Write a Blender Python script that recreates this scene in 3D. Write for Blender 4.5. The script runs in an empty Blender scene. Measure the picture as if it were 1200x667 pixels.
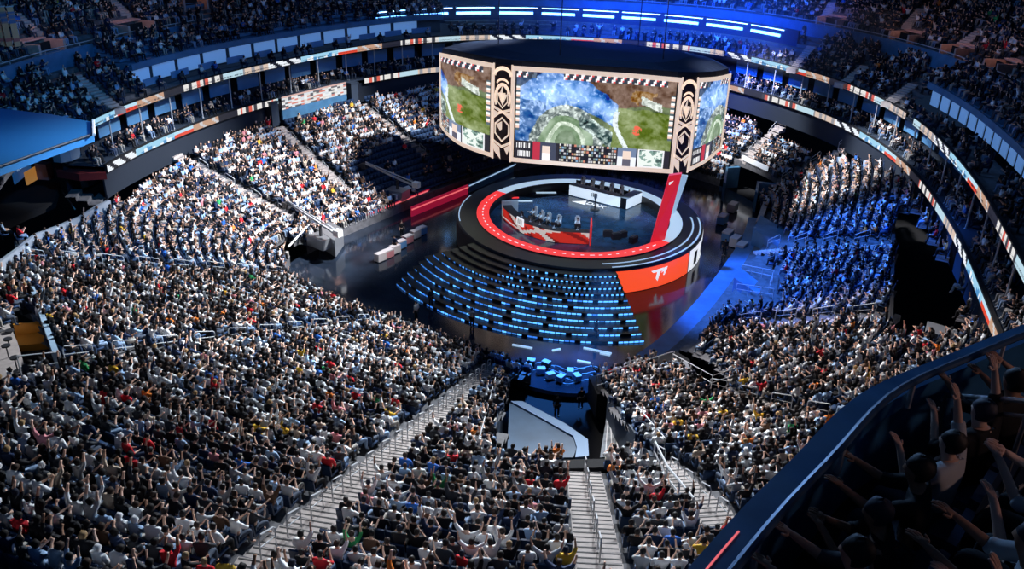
import bpy, bmesh, math, random
import numpy as np
from mathutils import Vector, Matrix
from math import sin, cos, pi, radians, atan2, hypot
R = random.Random(7)
NR = np.random.RandomState(11)
SC = bpy.context.scene
COL = SC.collection
# ------------------------------------------------------------------ camera (world origin: centre of the round stage, arena floor z = 0)
F = 1000.0; PITCH = radians(25); ROLL = radians(1.6)
CAM = np.array([-6.48, -79.38, 32.0])
_fw = np.array([0, cos(PITCH), -sin(PITCH)]); _up = np.array([0, sin(PITCH), cos(PITCH)]); _rt = np.array([1.0, 0, 0])
RT = cos(ROLL) * _rt + sin(ROLL) * _up; UP = -sin(ROLL) * _rt + cos(ROLL) * _up
def ray(x, y):
    return _fw * F + RT * (x - 600) - UP * (y - 333.5)
def at(x, y, z):
    d = ray(x, y); t = (z - CAM[2]) / d[2]
    p = CAM + d * t
    return Vector(p)
def pj(p):
    q = np.array(p, float) - CAM
    c = q @ _fw
    return 600 + F * (q @ RT) / c, 333.5 - F * (q @ UP) / c, c
A57 = radians(57)
UX, UY, NX, NY = cos(A57), sin(A57), sin(A57), -cos(A57)
def un(u, n, z=0.0): return Vector((u * UX + n * NX, u * UY + n * NY, z))
def toun(p): return (p[0] * UX + p[1] * UY, p[0] * NX + p[1] * NY)
cd = bpy.data.cameras.new('camera'); cam = bpy.data.objects.new('camera', cd); COL.objects.link(cam)
cam.matrix_world = Matrix(((RT[0], UP[0], -_fw[0], CAM[0]), (RT[1], UP[1], -_fw[1], CAM[1]), (RT[2], UP[2], -_fw[2], CAM[2]), (0, 0, 0, 1)))
cd.sensor_width = 36; cd.lens = 36 * F / 1200; cd.clip_start = .05; cd.clip_end = 600
SC.camera = cam
# ------------------------------------------------------------------ object helpers
def tag(o, label=None, cat=None, group=None, kind=None):
    if label: o['label'] = label
    if cat: o['category'] = cat
    if group: o['group'] = group
    if kind: o['kind'] = kind
    return o
def link(name, me, parent=None):
    o = bpy.data.objects.new(name, me); COL.objects.link(o)
    if parent is not None: o.parent = parent
    return o
def empty(name, loc, rz=0.0):
    o = bpy.data.objects.new(name, None); COL.objects.link(o); o.location = loc; o.rotation_euler = (0, 0, rz); o.empty_display_size = .2
    return o
KIDS = {}
def child(o, parent): o.parent = parent; KIDS.setdefault(parent, []).append(o); return o
def dup_tree(o, loc, rz):
    c = o.copy(); COL.objects.link(c); c.location = loc; c.rotation_euler = (0, 0, rz)
    for k in o.children:
        d = k.copy(); COL.objects.link(d); d.parent = c
        for g in k.children:
            e = g.copy(); COL.objects.link(e); e.parent = d
    return c
class MB:
    """collects faces for one mesh"""
    def __init__(s): s.v = []; s.f = []; s.m = []; s.c = []; s.mi = 0; s.col = None
    def face(s, pts, mi=None):
        b = len(s.v); s.v += [tuple(p) for p in pts]; s.f.append(tuple(range(b, b + len(pts)))); s.m.append(s.mi if mi is None else mi); s.c.append(s.col)
    def poly(s, vs, fs):
        b = len(s.v); s.v += [tuple(p) for p in vs]
        for f in fs: s.f.append(tuple(b + i for i in f)); s.m.append(s.mi); s.c.append(s.col)
    def box(s, c, size, rz=0.0, rot=None):
        hx, hy, hz = size[0] / 2, size[1] / 2, size[2] / 2
        M = rot if rot is not None else Matrix.Rotation(rz, 3, 'Z')
        c = Vector(c)
        vs = [c + M @ Vector((sx * hx, sy * hy, sz * hz)) for sz in (-1, 1) for sy in (-1, 1) for sx in (-1, 1)]
        s.poly(vs, [(0, 2, 3, 1), (4, 5, 7, 6), (0, 1, 5, 4), (2, 6, 7, 3), (0, 4, 6, 2), (1, 3, 7, 5)])
    def prism(s, pts, z0, z1):
        """vertical prism over the plan polygon pts; z0 / z1 numbers or lists"""
        n = len(pts)
        a = [z0] * n if not isinstance(z0, (list, tuple)) else z0; b = [z1] * n if not isinstance(z1, (list, tuple)) else z1
        ar = sum(pts[i][0] * pts[(i + 1) % n][1] - pts[(i + 1) % n][0] * pts[i][1] for i in range(n))
        vs = [(pts[i][0], pts[i][1], a[i]) for i in range(n)] + [(pts[i][0], pts[i][1], b[i]) for i in range(n)]
        o = list(range(n))
        if ar < 0: fs = [tuple(o)] + [tuple(n + i for i in reversed(o))] + [((i + 1) % n, i, n + i, n + (i + 1) % n) for i in o]
        else: fs = [tuple(reversed(o))] + [tuple(n + i for i in o)] + [(i, (i + 1) % n, n + (i + 1) % n, n + i) for i in o]
        s.poly(vs, fs)
    def tube(s, pts, r, n=6, closed=False):
        pts = [Vector(p) for p in pts]; k = len(pts); rings = []
        for i, p in enumerate(pts):
            if closed: d = pts[(i + 1) % k] - pts[i - 1]
            else: d = pts[min(i + 1, k - 1)] - pts[max(i - 1, 0)]
            d.normalize()
            a = d.cross(Vector((0, 0, 1)))
            if a.length < .05: a = d.cross(Vector((1, 0, 0)))
            a.normalize(); b = d.cross(a)
            rr = r[i] if isinstance(r, (list, tuple)) else r
            rings.append([p + (a * cos(2 * pi * j / n) + b * sin(2 * pi * j / n)) * rr for j in range(n)])
        vs = [q for g in rings for q in g]; fs = []
        m = k if closed else k - 1
        for i in range(m):
            i2 = (i + 1) % k
            for j in range(n): fs.append((i * n + j, i * n + (j + 1) % n, i2 * n + (j + 1) % n, i2 * n + j))
        if not closed: fs += [tuple(reversed(range(n))), tuple((k - 1) * n + j for j in range(n))]
        s.poly(vs, fs)
    def lathe(s, prof, n=32, a0=0.0, a1=2 * pi, c=(0, 0), flip=False):
        """prof: [(r, z)]; surface of revolution about z"""
        full = abs(a1 - a0 - 2 * pi) < 1e-6; m = n if full else n + 1; k = len(prof)
        vs = [(c[0] + r * cos(a0 + (a1 - a0) * i / n), c[1] + r * sin(a0 + (a1 - a0) * i / n), z) for i in range(m) for r, z in prof]
        fs = []
        for i in range(n):
            i2 = (i + 1) % m
            for j in range(k - 1): 
                f = (i * k + j, i2 * k + j, i2 * k + j + 1, i * k + j + 1)
                fs.append(tuple(reversed(f)) if flip else f)
        s.poly(vs, fs)
    def build(s, name, mats, parent=None, smooth=False, colname='col'):
        me = bpy.data.meshes.new(name)
        me.from_pydata(s.v, [], s.f)
        if not isinstance(mats, (list, tuple)): mats = [mats]
        for m in mats: me.materials.append(m)
        if len(mats) > 1: me.polygons.foreach_set('material_index', s.m)
        if any(c is not None for c in s.c):
            a = me.attributes.new(colname, 'FLOAT_COLOR', 'FACE')
            a.data.foreach_set('color', np.array([(c if c is not None else (0, 0, 0)) + (1.0,) for c in s.c], dtype=np.float32).ravel())
        if smooth: me.polygons.foreach_set('use_smooth', [True] * len(s.f))
        me.update()
        return link(name, me, parent)
def band(mb, pts, z0, z1, th, nrm):
    """upright strip with thickness along an open polyline, outward normals nrm"""
    for i in range(len(pts) - 1):
        a, b = pts[i], pts[i + 1]; na, nb = nrm[i], nrm[i + 1]
        ao, bo = a + na * th, b + nb * th
        P = lambda p, z: (p[0], p[1], z)
        mb.poly([P(a, z0), P(b, z0), P(bo, z0), P(ao, z0), P(a, z1), P(b, z1), P(bo, z1), P(ao, z1)],
                [(0, 3, 2, 1), (4, 5, 6, 7), (0, 1, 5, 4), (2, 3, 7, 6)] + ([(0, 4, 7, 3)] if i == 0 else []) + ([(1, 2, 6, 5)] if i == len(pts) - 2 else []))
# ------------------------------------------------------------------ materials
def mat(name, base=(.5, .5, .5), rough=.6, metal=0.0, emit=None, es=0.0, attr=None, spec=.4, noise=None, alpha=None, trans=0.0):
    m = bpy.data.materials.new(name); m.use_nodes = True; nt = m.node_tree; b = nt.nodes['Principled BSDF']
    b.inputs['Base Color'].default_value = (*base, 1); b.inputs['Roughness'].default_value = rough; b.inputs['Metallic'].default_value = metal
    b.inputs['Specular IOR Level'].default_value = spec
    if attr:
        a = nt.nodes.new('ShaderNodeAttribute'); a.attribute_name = attr
        if es: nt.links.new(a.outputs['Color'], b.inputs['Emission Color']); b.inputs['Emission Strength'].default_value = es
        else: nt.links.new(a.outputs['Color'], b.inputs['Base Color'])
    if emit: b.inputs['Emission Color'].default_value = (*emit, 1); b.inputs['Emission Strength'].default_value = es
    if noise:
        sc, amt = noise
        g = nt.nodes.new('ShaderNodeTexNoise'); g.inputs['Scale'].default_value = sc; g.inputs['Detail'].default_value = 4
        tc = nt.nodes.new('ShaderNodeTexCoord'); nt.links.new(tc.outputs['Object'], g.inputs['Vector'])
        r = nt.nodes.new('ShaderNodeValToRGB'); r.color_ramp.elements[0].position = .3; r.color_ramp.elements[1].position = .7
        r.color_ramp.elements[0].color = (*[c * (1 - amt) for c in base], 1); r.color_ramp.elements[1].color = (*[min(1, c * (1 + amt)) for c in base], 1)
        nt.links.new(g.outputs['Fac'], r.inputs['Fac']); nt.links.new(r.outputs['Color'], b.inputs['Base Color'])
    if trans: b.inputs['Transmission Weight'].default_value = trans
    if alpha is not None: b.inputs['Alpha'].default_value = alpha
    return m
M = dict(
    floor=mat('glossy_floor', (.012, .018, .03), .12, noise=(.5, .5), spec=.6),
    terrace=mat('terrace_concrete', (.10, .10, .11), .8, noise=(2, .3)),
    stair=mat('stair_concrete', (.42, .37, .35), .8, noise=(3, .15)),
    step_line=mat('stair_nosing', (.05, .05, .05), .7),
    wall=mat('dark_wall', (.03, .045, .07), .6),
    bluewall=mat('blue_painted_wall', (.06, .17, .30), .5, noise=(1, .2)),
    fascia=mat('navy_fascia', (.015, .035, .085), .35),
    black=mat('black_drape', (.006, .006, .008), .9),
    steel=mat('brushed_steel', (.5, .52, .55), .35, metal=.8),
    rail=mat('grey_painted_rail', (.45, .47, .5), .45),
    white=mat('white_paint', (.8, .8, .8), .5),
    glass=mat('suite_glass', (.35, .55, .8), .25, spec=.6),
    seat=mat('navy_seat_plastic', (.012, .03, .075), .45),
    seatpad=mat('navy_seat_pad', (.02, .05, .12), .7),
    skin=mat('skin', (.55, .33, .24), .55), skin2=mat('skin_brown', (.32, .17, .11), .55),
    hair=mat('black_hair', (.012, .009, .008), .6), hairb=mat('brown_hair', (.06, .03, .018), .6),
    crowd=mat('crowd_cloth', attr='col', rough=.7, spec=.2),
)
# ------------------------------------------------------------------ plan curves
def catmull(P, closed, step=.5):
    P = [Vector((p[0], p[1])) for p in P]; n = len(P); out = []
    rng = range(n if closed else n - 1)
    for i in rng:
        if closed: a, b, c, d = P[i - 1], P[i], P[(i + 1) % n], P[(i + 2) % n]
        else: a, b, c, d = P[max(i - 1, 0)], P[i], P[i + 1], P[min(i + 2, n - 1)]
        m = max(2, int((c - b).length / step))
        for j in range(m):
            t = j / m
            out.append(.5 * ((2 * b) + (c - a) * t + (2 * a - 5 * b + 4 * c - d) * t * t + (3 * b - a - 3 * c + d) * t ** 3))
    if not closed: out.append(P[-1])
    return out
class Curve:
    """plan curve given in (u, n); outward normals point away from the arena's middle"""
    def __init__(s, P, closed, step=.5):
        Q = [un(*p).to_2d() for p in P]
        q = catmull(Q, closed, .2)
        # even resample
        if closed: q = q + [q[0]]
        L = [0]
        for i in range(1, len(q)): L.append(L[-1] + (q[i] - q[i - 1]).length)
        n = int(L[-1] / step); s.p = []
        xs = np.interp(np.arange(n + (0 if closed else 1)) * L[-1] / n, L, [a.x for a in q]); ys = np.interp(np.arange(n + (0 if closed else 1)) * L[-1] / n, L, [a.y for a in q])
        s.p = [Vector((x, y)) for x, y in zip(xs, ys)]; s.closed = closed
        s.n = []
        k = len(s.p); c0 = un(4, -1).to_2d()
        for i in range(k):
            d = (s.p[(i + 1) % k] - s.p[i - 1]) if closed else (s.p[min(i + 1, k - 1)] - s.p[max(i - 1, 0)])
            m = Vector((d.y, -d.x)).normalized()
            s.n.append(m)
        if sum(m.dot(p - c0) for m, p in zip(s.n, s.p)) < 0: s.n = [-m for m in s.n]
        s.a = np.array([[p.x, p.y] for p in s.p])
        s.an = np.array([[p.x, p.y] for p in s.n])
    def off(s, d): return [p + m * d for p, m in zip(s.p, s.n)]
    def dist(s, p):
        v = np.array([p[0], p[1]]) - s.a
        i = int((v ** 2).sum(1).argmin())
        return float(v[i] @ s.an[i])
C0 = Curve([(-26, 0), (-26, 8), (-24.5, 14), (-19, 17), (-10, 17.3), (2, 16.2), (12, 14.6), (20, 11.8), (25, 6), (27, -2), (26, -9), (22, -14.8), (14, -18), (4, -19.2), (-8, -19.3), (-17, -19), (-22.5, -17.5), (-25.3, -13), (-26, -7)], True, .2)
K1 = Curve([(-48, -12), (-41, -21), (-31, -28), (-22, -32), (-12, -34.7), (-2, -35.6), (8, -35.5), (20, -33), (29, -25.5), (34.5, -14), (36, -5), (34.6, 2), (29.5, 11.5), (22.5, 19.5), (12, 26.5), (-2, 32.3), (-18, 37), (-34, 41), (-48, 43)], False)
RD, RH, Z0 = .85, .33, .9
# the rake steepens where the bowl is narrow
_w = np.array([-K1.dist(p) for p in C0.p]); _h = np.array([6.6 if toun(p)[1] < -4 and toun(p)[0] < 20 else 8.1 for p in C0.p]); _u = np.array([toun(p)[0] for p in C0.p])
RAKE = np.where(_u < -22, 1.0, np.clip(_h / (.388 * np.maximum(_w - .6, 1)), 1.0, 2.1))
for _ in range(250): RAKE = (np.roll(RAKE, 1) + RAKE + np.roll(RAKE, -1)) / 3
def rake(p):
    v = np.array([p[0], p[1]]) - C0.a
    return RAKE[int((v ** 2).sum(1).argmin())]
def lbz(d): return Z0 + RH * max(0, math.floor(d / RD + 1e-6))
def lbs(d): return Z0 + RH * max(0.0, d / RD - .5)
def lb(x, y):
    """point of the lower bowl's slope seen at this place of the picture"""
    d = ray(x, y); d = d / np.linalg.norm(d); t = 20.0
    for _ in range(400):
        p = CAM + d * t
        h = p[2] - (Z0 + (lbs(max(0, C0.dist(p))) - Z0) * rake(p))
        if h < .03: break
        t += max(.03, h * .8)
    return Vector(p)
def inpoly(x, y, P):
    c = False; j = len(P) - 1
    for i in range(len(P)):
        if (P[i][1] > y) != (P[j][1] > y) and x < (P[j][0] - P[i][0]) * (y - P[i][1]) / (P[j][1] - P[i][1]) + P[i][0]: c = not c
        j = i
    return c
def inside_plan(p, P): return inpoly(p[0], p[1], P)
# openings of the lower bowl (corners found on its slope)
def plan(L): return [lb(*q).to_2d() for q in L]
TUNNEL = plan([(592, 444), (588, 470), (574, 546), (620, 549), (700, 550), (762, 541), (738, 505), (712, 462), (690, 440), (640, 430)])
VOM_L = plan([(318, 296), (352, 300), (396, 322), (452, 372), (446, 300), (400, 285), (350, 284), (320, 284)])
VOM_R = plan([(782, 432), (830, 462), (862, 452), (835, 424), (800, 410)])
VOM_F = plan([(846, 205), (866, 190), (912, 208), (886, 236), (846, 222)])
WALK_R = plan([(872, 322), (905, 300), (930, 325), (905, 352), (868, 352)])
DARK_R = plan([(1048, 262), (1068, 240), (1120, 330), (1135, 400), (1100, 402), (1042, 400)])
STAND_L = plan([(4, 388), (30, 350), (72, 432), (20, 462), (-60, 500), (-60, 400)])
HOLES = [TUNNEL, VOM_L, VOM_R, VOM_F, DARK_R, STAND_L]
BACK_L = plan([(132, 248), (45, 290), (0, 332), (-120, 400)])
# ------------------------------------------------------------------ people: one skeleton, grown with the Skin modifier
ARM = dict(
    rest=((.05, .06, -.27), (-.05, .29, -.32), (-.09, .38, -.33)), clap=((.07, .17, -.2), (-.12, .38, -.02), (-.165, .47, .05)),
    up=((.08, .10, .23), (.04, .15, .47), (.03, .18, .57)), wide=((.20, .08, .12), (.27, .14, .36), (.27, .17, .46)),
    fwd=((.03, .24, -.12), (.01, .47, -.02), (.0, .57, .02)), chin=((.02, .2, -.24), (-.1, .26, .02), (-.13, .2, .1)), side=((.06, -.03, -.28), (.07, .06, -.52), (.07, .09, -.61)))
def skeleton(left='rest', right='rest', lean=0.0, turn=0.0, stand=False, spread=.1, headdown=0.0, fingers=False, w=1.0):
    J = {}; B = []
    hz = .92 if stand else .55
    J['hip'] = ((0, 0, hz), (.165 * w, .12 * w), 3)
    def sp(y, z):  # lean forward about the hip
        return (0, y * cos(lean) + z * sin(lean), hz + z * cos(lean) - y * sin(lean))
    J['waist'] = (sp(-.02, .17), (.145 * w, .105 * w), 2); J['chest'] = (sp(-.02, .38), (.175 * w, .12 * w), 2); J['neck0'] = (sp(-.01, .53), (.085, .075), 2)
    J['neck'] = (sp(.01, .575), (.055, .055), 0)
    hd = lambda y, z: sp(.01 + y * cos(headdown) + z * sin(headdown), .565 + z * cos(headdown) - y * sin(headdown))
    J['head'] = (hd(.015, .11), (.08, .095), 0); J['crown'] = (hd(-.005, .19), (.066, .078), 1)
    B += [('hip', 'waist'), ('waist', 'chest'), ('chest', 'neck0'), ('neck0', 'neck'), ('neck', 'head'), ('head', 'crown')]
    for sx, nm, pose in ((-1, 'l', left), (1, 'r', right)):
        S = sp(-.01, .47); S = (sx * .195 * w, S[1], S[2])
        e, wv, h = ARM[pose]
        J[nm + 'sh'] = (S, (.072, .072), 2)
        def off(o): return (S[0] + sx * o[0], S[1] + o[1], S[2] + o[2])
        J[nm + 'el'] = (off(e), (.046, .046), 2); J[nm + 'wr'] = (off(wv), (.03, .026), 0); J[nm + 'ha'] = (off(h), (.042, .022), 0)
        B += [('chest', nm + 'sh'), (nm + 'sh', nm + 'el'), (nm + 'el', nm + 'wr'), (nm + 'wr', nm + 'ha')]
        if fingers:
            E_, W_, H_ = Vector(off(e)), Vector(off(wv)), Vector(off(h))
            d = (H_ - W_).normalized(); side = Vector((1, 0, 0)) - d * d.x
            side.normalize(); nrm = d.cross(side)
            J[nm + 'ha'] = (tuple(W_ + d * .055), (.034, .017), 0)
            K = W_ + d * .085
            for q, (o, l) in enumerate(((-.03, .07), (-.01, .082), (.01, .077), (.03, .06))):
                a = K + side * o; b = a + d * l * .55 + nrm * .006; c = b + d * l * .45 + nrm * .016
                J[nm + 'f%da' % q] = (tuple(a), (.0105, .0105), 0); J[nm + 'f%db' % q] = (tuple(b), (.009, .009), 0); J[nm + 'f%dc' % q] = (tuple(c), (.0075, .0075), 0)
                B += [(nm + 'ha', nm + 'f%da' % q), (nm + 'f%da' % q, nm + 'f%db' % q), (nm + 'f%db' % q, nm + 'f%dc' % q)]
            a = W_ + d * .035 - side * sx * .045; b = a + d * .045 - side * sx * .02
            J[nm + 'ta'] = (tuple(a), (.012, .012), 0); J[nm + 'tb'] = (tuple(b), (.009, .009), 0)
            B += [(nm + 'ha', nm + 'ta'), (nm + 'ta', nm + 'tb')]
        L = spread * (1.0 + .25 * (sx == 1))
        if stand: pts = ((sx * .1, .0, .86), (sx * .11, .02, .48), (sx * .12, -.01, .1), (sx * .13, .13, .045))
        else: pts = ((sx * .1, .06, .54), (sx * (.1 + L * .4), .42, .56), (sx * (.1 + L * .3), .44, .12), (sx * (.1 + L * .4), .57, .045))
        for (q, rad, c), p in zip((('th', (.088 * w, .088 * w), 3), ('kn', (.06, .06), 3), ('an', (.042, .042), 3), ('to', (.042, .032), 4)), pts): J[nm + q] = (p, rad, c)
        B += [('hip', nm + 'th'), (nm + 'th', nm + 'kn'), (nm + 'kn', nm + 'an'), (nm + 'an', nm + 'to')]
    if turn:
        c, s = cos(turn), sin(turn)
        for k, (p, r, cl) in list(J.items()):
            if k[0] in 'lr' and k[1:] in ('th', 'kn', 'an', 'to') or k == 'hip': continue
            J[k] = ((p[0] * c - p[1] * s, p[0] * s + p[1] * c, p[2]), r, cl)
    return J, B
def grow(J, B, sub, root='hip', infl=0.0, name='person'):
    names = [k for k in J if any(k in b for b in B)]
    ix = {k: i for i, k in enumerate(names)}
    me = bpy.data.meshes.new(name); me.from_pydata([J[k][0] for k in names], [(ix[a], ix[b]) for a, b in B], [])
    ob = bpy.data.objects.new(name, me); COL.objects.link(ob)
    md = ob.modifiers.new('skin', 'SKIN'); md.use_smooth_shade = True; md.branch_smoothing = .3
    sv = me.skin_vertices[0].data
    for k in names:
        sv[ix[k]].radius = (J[k][1][0] + infl, J[k][1][1] + infl); sv[ix[k]].use_root = (k == root)
    if sub: m2 = ob.modifiers.new('sub', 'SUBSURF'); m2.levels = sub; m2.render_levels = sub
    dg = bpy.context.evaluated_depsgraph_get(); ev = ob.evaluated_get(dg)
    out = bpy.data.meshes.new_from_object(ev); out.name = name
    bpy.data.objects.remove(ob); bpy.data.meshes.remove(me)
    out.polygons.foreach_set('use_smooth', [True] * len(out.polygons))
    return out
def classes(me, J, B):
    """per face: 0 skin 1 hair 2 top 3 trousers 4 shoes, from the nearest bone"""
    nf = len(me.polygons); cen = np.zeros(nf * 3, np.float32); me.polygons.foreach_get('center', cen); cen = cen.reshape(-1, 3)
    best = np.full(nf, 1e9); cl = np.zeros(nf, int)
    for a, b in B:
        A, C = np.array(J[a][0]), np.array(J[b][0]); d = C - A; L = max(1e-6, d @ d)
        t = np.clip(((cen - A) @ d) / L, 0, 1); q = A + t[:, None] * d
        rr = (J[a][1][0] + J[b][1][0]) / 2
        dist = np.linalg.norm(cen - q, axis=1) / rr
        c = np.where(t < .5, J[a][2], J[b][2])
        if b.endswith('wr') : c = np.where(t < .25, 2, 0)
        m = dist < best; best = np.where(m, dist, best); cl = np.where(m, c, cl)
    H = np.array(J['head'][0])
    hm = (np.linalg.norm(cen - H, axis=1) < .17) & (cen[:, 2] > J['neck'][0][2] + .03)
    cl = np.where(hm, np.where((cen[:, 1] < H[1] + .02) | (cen[:, 2] > H[2] + .075), 1, 0), cl)
    return cl
POSES = [dict(), dict(left='clap', right='clap'), dict(left='up', right='up', lean=.05), dict(left='wide', right='wide'), dict(right='up', left='rest'), dict(left='clap', right='clap', lean=.18),
         dict(lean=.25, headdown=.3), dict(left='fwd', right='fwd'), dict(left='chin', right='rest', turn=.2), dict(turn=-.3, right='fwd'), dict(left='up', right='clap', turn=.15), dict(lean=-.12, spread=.3)]
POSENAME = ['hands resting on lap', 'hands together clapping', 'both arms raised', 'arms thrown wide overhead', 'one arm raised', 'leaning in and clapping', 'leaning forward', 'arms held forward', 'hand at chin', 'body turned aside', 'left arm raised', 'slouching back']
def arrays(me, cl):
    nv, nf = len(me.vertices), len(me.polygons)
    v = np.zeros(nv * 3, np.float32); me.vertices.foreach_get('co', v)
    nl = len(me.loops); lv = np.zeros(nl, np.int32); me.loops.foreach_get('vertex_index', lv)
    ls = np.zeros(nf, np.int32); me.polygons.foreach_get('loop_start', ls); lt = np.zeros(nf, np.int32); me.polygons.foreach_get('loop_total', lt)
    return v.reshape(-1, 3), lv, ls, lt, cl
LOW = []
for P in POSES:
    J, B = skeleton(**P); me = grow(J, B, 0); LOW.append(arrays(me, classes(me, J, B)))
J, B = skeleton('side', 'side', stand=True); me = grow(J, B, 0); LOW.append(arrays(me, classes(me, J, B)))
J, B = skeleton('up', 'up', stand=True); me = grow(J, B, 0); LOW.append(arrays(me, classes(me, J, B)))
def batch(name, items, material, kind='stuff'):
    """items: (variant arrays, loc, rotz, scale, palette[5]) -> ONE mesh"""
    V, LV, LS, LT, CC = [], [], [], [], []; bv = bl = 0
    for (v, lv, ls, lt, cl), loc, rz, sc, pal in items:
        c, s = cos(rz), sin(rz)
        x = (v[:, 0] * c - v[:, 1] * s) * sc + loc[0]; y = (v[:, 0] * s + v[:, 1] * c) * sc + loc[1]; z = v[:, 2] * sc + loc[2]
        V.append(np.stack([x, y, z], 1)); LV.append(lv + bv); LS.append(ls + bl); LT.append(lt); CC.append(np.asarray(pal, np.float32)[cl])
        bv += len(v); bl += len(lv)
    V = np.concatenate(V); LV = np.concatenate(LV); LS = np.concatenate(LS); LT = np.concatenate(LT); CC = np.concatenate(CC)
    me = bpy.data.meshes.new(name); me.vertices.add(len(V)); me.vertices.foreach_set('co', V.astype(np.float32).ravel())
    me.loops.add(len(LV)); me.loops.foreach_set('vertex_index', LV.astype(np.int32)); me.polygons.add(len(LS)); me.polygons.foreach_set('loop_start', LS.astype(np.int32)); me.polygons.foreach_set('loop_total', LT.astype(np.int32))
    me.update(calc_edges=True)
    a = me.attributes.new('col', 'FLOAT_COLOR', 'FACE'); a.data.foreach_set('color', np.concatenate([CC, np.ones((len(CC), 1), np.float32)], 1).ravel())
    me.materials.append(material)
    o = link(name, me); o['kind'] = kind
    return o
TOPS = [('white', (.78, .80, .82), 30), ('light grey', (.42, .45, .48), 11), ('black', (.010, .010, .013), 38), ('charcoal', (.045, .05, .06), 14), ('navy', (.015, .03, .08), 9), ('pale blue', (.30, .45, .66), 9),
        ('red', (.6, .02, .03), 2.4), ('beige', (.5, .4, .31), 2.6), ('brown', (.12, .065, .04), 2), ('pink', (.65, .25, .28), 1.3), ('blue', (.03, .15, .55), 2.2), ('yellow', (.7, .42, .04), .8), ('green', (.03, .3, .1), .4), ('orange', (.75, .2, .03), .6)]
PANTS = [(.015, .016, .02), (.03, .05, .1), (.06, .08, .12), (.22, .32, .48), (.01, .01, .012), (.35, .33, .3)]
SKINS = [(.62, .38, .28), (.68, .45, .35), (.5, .29, .2), (.3, .16, .1), (.66, .42, .32)]
HAIRS = [('black-haired', (.01, .008, .008), 70), ('brown-haired', (.035, .02, .014), 22), ('fair-haired', (.3, .19, .09), 3), ('white-capped', (.7, .7, .72), 5), ('dark-capped', (.015, .02, .04), 8)]
def pick(L, w=-1):
    t = R.random() * sum(a[w] for a in L)
    for i, a in enumerate(L):
        t -= a[w]
        if t <= 0: return i
    return len(L) - 1
def someone():
    return dict(top=pick(TOPS), hair=pick(HAIRS), pants=R.randrange(len(PANTS)), skin=R.randrange(len(SKINS)), pose=R.choice([0, 0, 0, 0, 1, 1, 5, 5, 2, 4, 6, 6, 8, 9, 9, 11, 11, 7, 10, 3]), sc=R.uniform(.93, 1.06))
def palette(s):
    return [SKINS[s['skin']], HAIRS[s['hair']][1], TOPS[s['top']][1], PANTS[s['pants']], (.3, .3, .3) if s['pants'] % 2 else (.03, .03, .03)]
# seat: backrest, seat pan; local +y looks to the floor, origin on the tread
def seat_arrays():
    mb = MB(); cls = []
    mb.box((0, -.26, .66), (.49, .07, .5), rot=Matrix.Rotation(radians(8), 3, 'X')); cls += [0] * 6
    mb.box((0, .0, .41), (.47, .45, .08)); cls += [1] * 6
    mb.box((0, -.2, .2), (.08, .1, .4)); cls += [2] * 6
    me = bpy.data.meshes.new('t'); me.from_pydata(mb.v, [], mb.f); return arrays(me, np.array(cls))
SEATA = seat_arrays()
# ------------------------------------------------------------------ lower bowl: aisles, terrace, seats and people
AISLES = {}   # name: (front point, back point) in plan
def aisle(nm, a, b, la='', w=.75):
    A, B_ = lb(*a).to_2d(), lb(*b).to_2d(); AISLES[nm] = (A, B_, w, la)
aisle('centre', (683, 549), (706, 690), 'the centre stairs')
aisle('long', (577, 434), (285, 682), 'the long pale stairs')
aisle('rowb', (432, 384), (-5, 444), 'the stairs above the near floor corner')
aisle('rowa', (330, 327), (10, 309), 'the stairs by the black camera pit')
aisle('west', (340, 258), (205, 182), 'the stairs behind the camera crane')
aisle('westb', (405, 225), (325, 150), 'the stairs left of the blue empty seats')
aisle('westc', (500, 185), (425, 125), 'the stairs in the blue empty seats')
aisle('corner', (768, 543), (868, 634), 'the railed stairs right of the ramp')
aisle('eastb', (832, 463), (1010, 508), 'the beige stairs')
aisle('eastc', (862, 385), (1085, 372), 'the right-hand stairs lit white')
aisle('eastd', (890, 296), (1040, 290), 'the blue-lit stairs')
aisle('easte', (893, 228), (1000, 168), 'the upper right stairs')
aisle('far', (862, 198), (930, 135), 'the far stairs beside the scoreboard')
def seg_dist(p, a, b):
    d = b - a; t = max(0, min(1, (p - a).dot(d) / d.length_squared)); return (p - a - d * t).length, t
def in_holes(p, m=0):
    return any(inpoly(p.x, p.y, H) for H in HOLES)
back_a, back_b = BACK_L[0], BACK_L[3]
def usable(p, d):
    if in_holes(p): return False
    u, n = toun(p)
    k = K1.dist(p)
    if u > -31 and k > -.75: return False
    if d > 38: return False
    # beyond the pale barrier on the left
    for a, b in zip(BACK_L[:-1], BACK_L[1:]):
        dd = b - a; nn = Vector((dd.y, -dd.x)).normalized()
        if nn.dot(un(4, -1).to_2d() - a) > 0: nn = -nn
        t = (p - a).dot(dd) / dd.length_squared
        if 0 <= t < 1 and nn.dot(p - a) > 0: return False
    if u < -31 and n > 30 and k > -1.3: return False
    return True
NROW = 45
PEOPLE = []; SEATS = []
OUTL = [(-280, 40), (125, 40), (132, 235), (60, 235), (-280, 240)]
terr = MB(); NP_ = len(C0.p)
cut = 0
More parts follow.
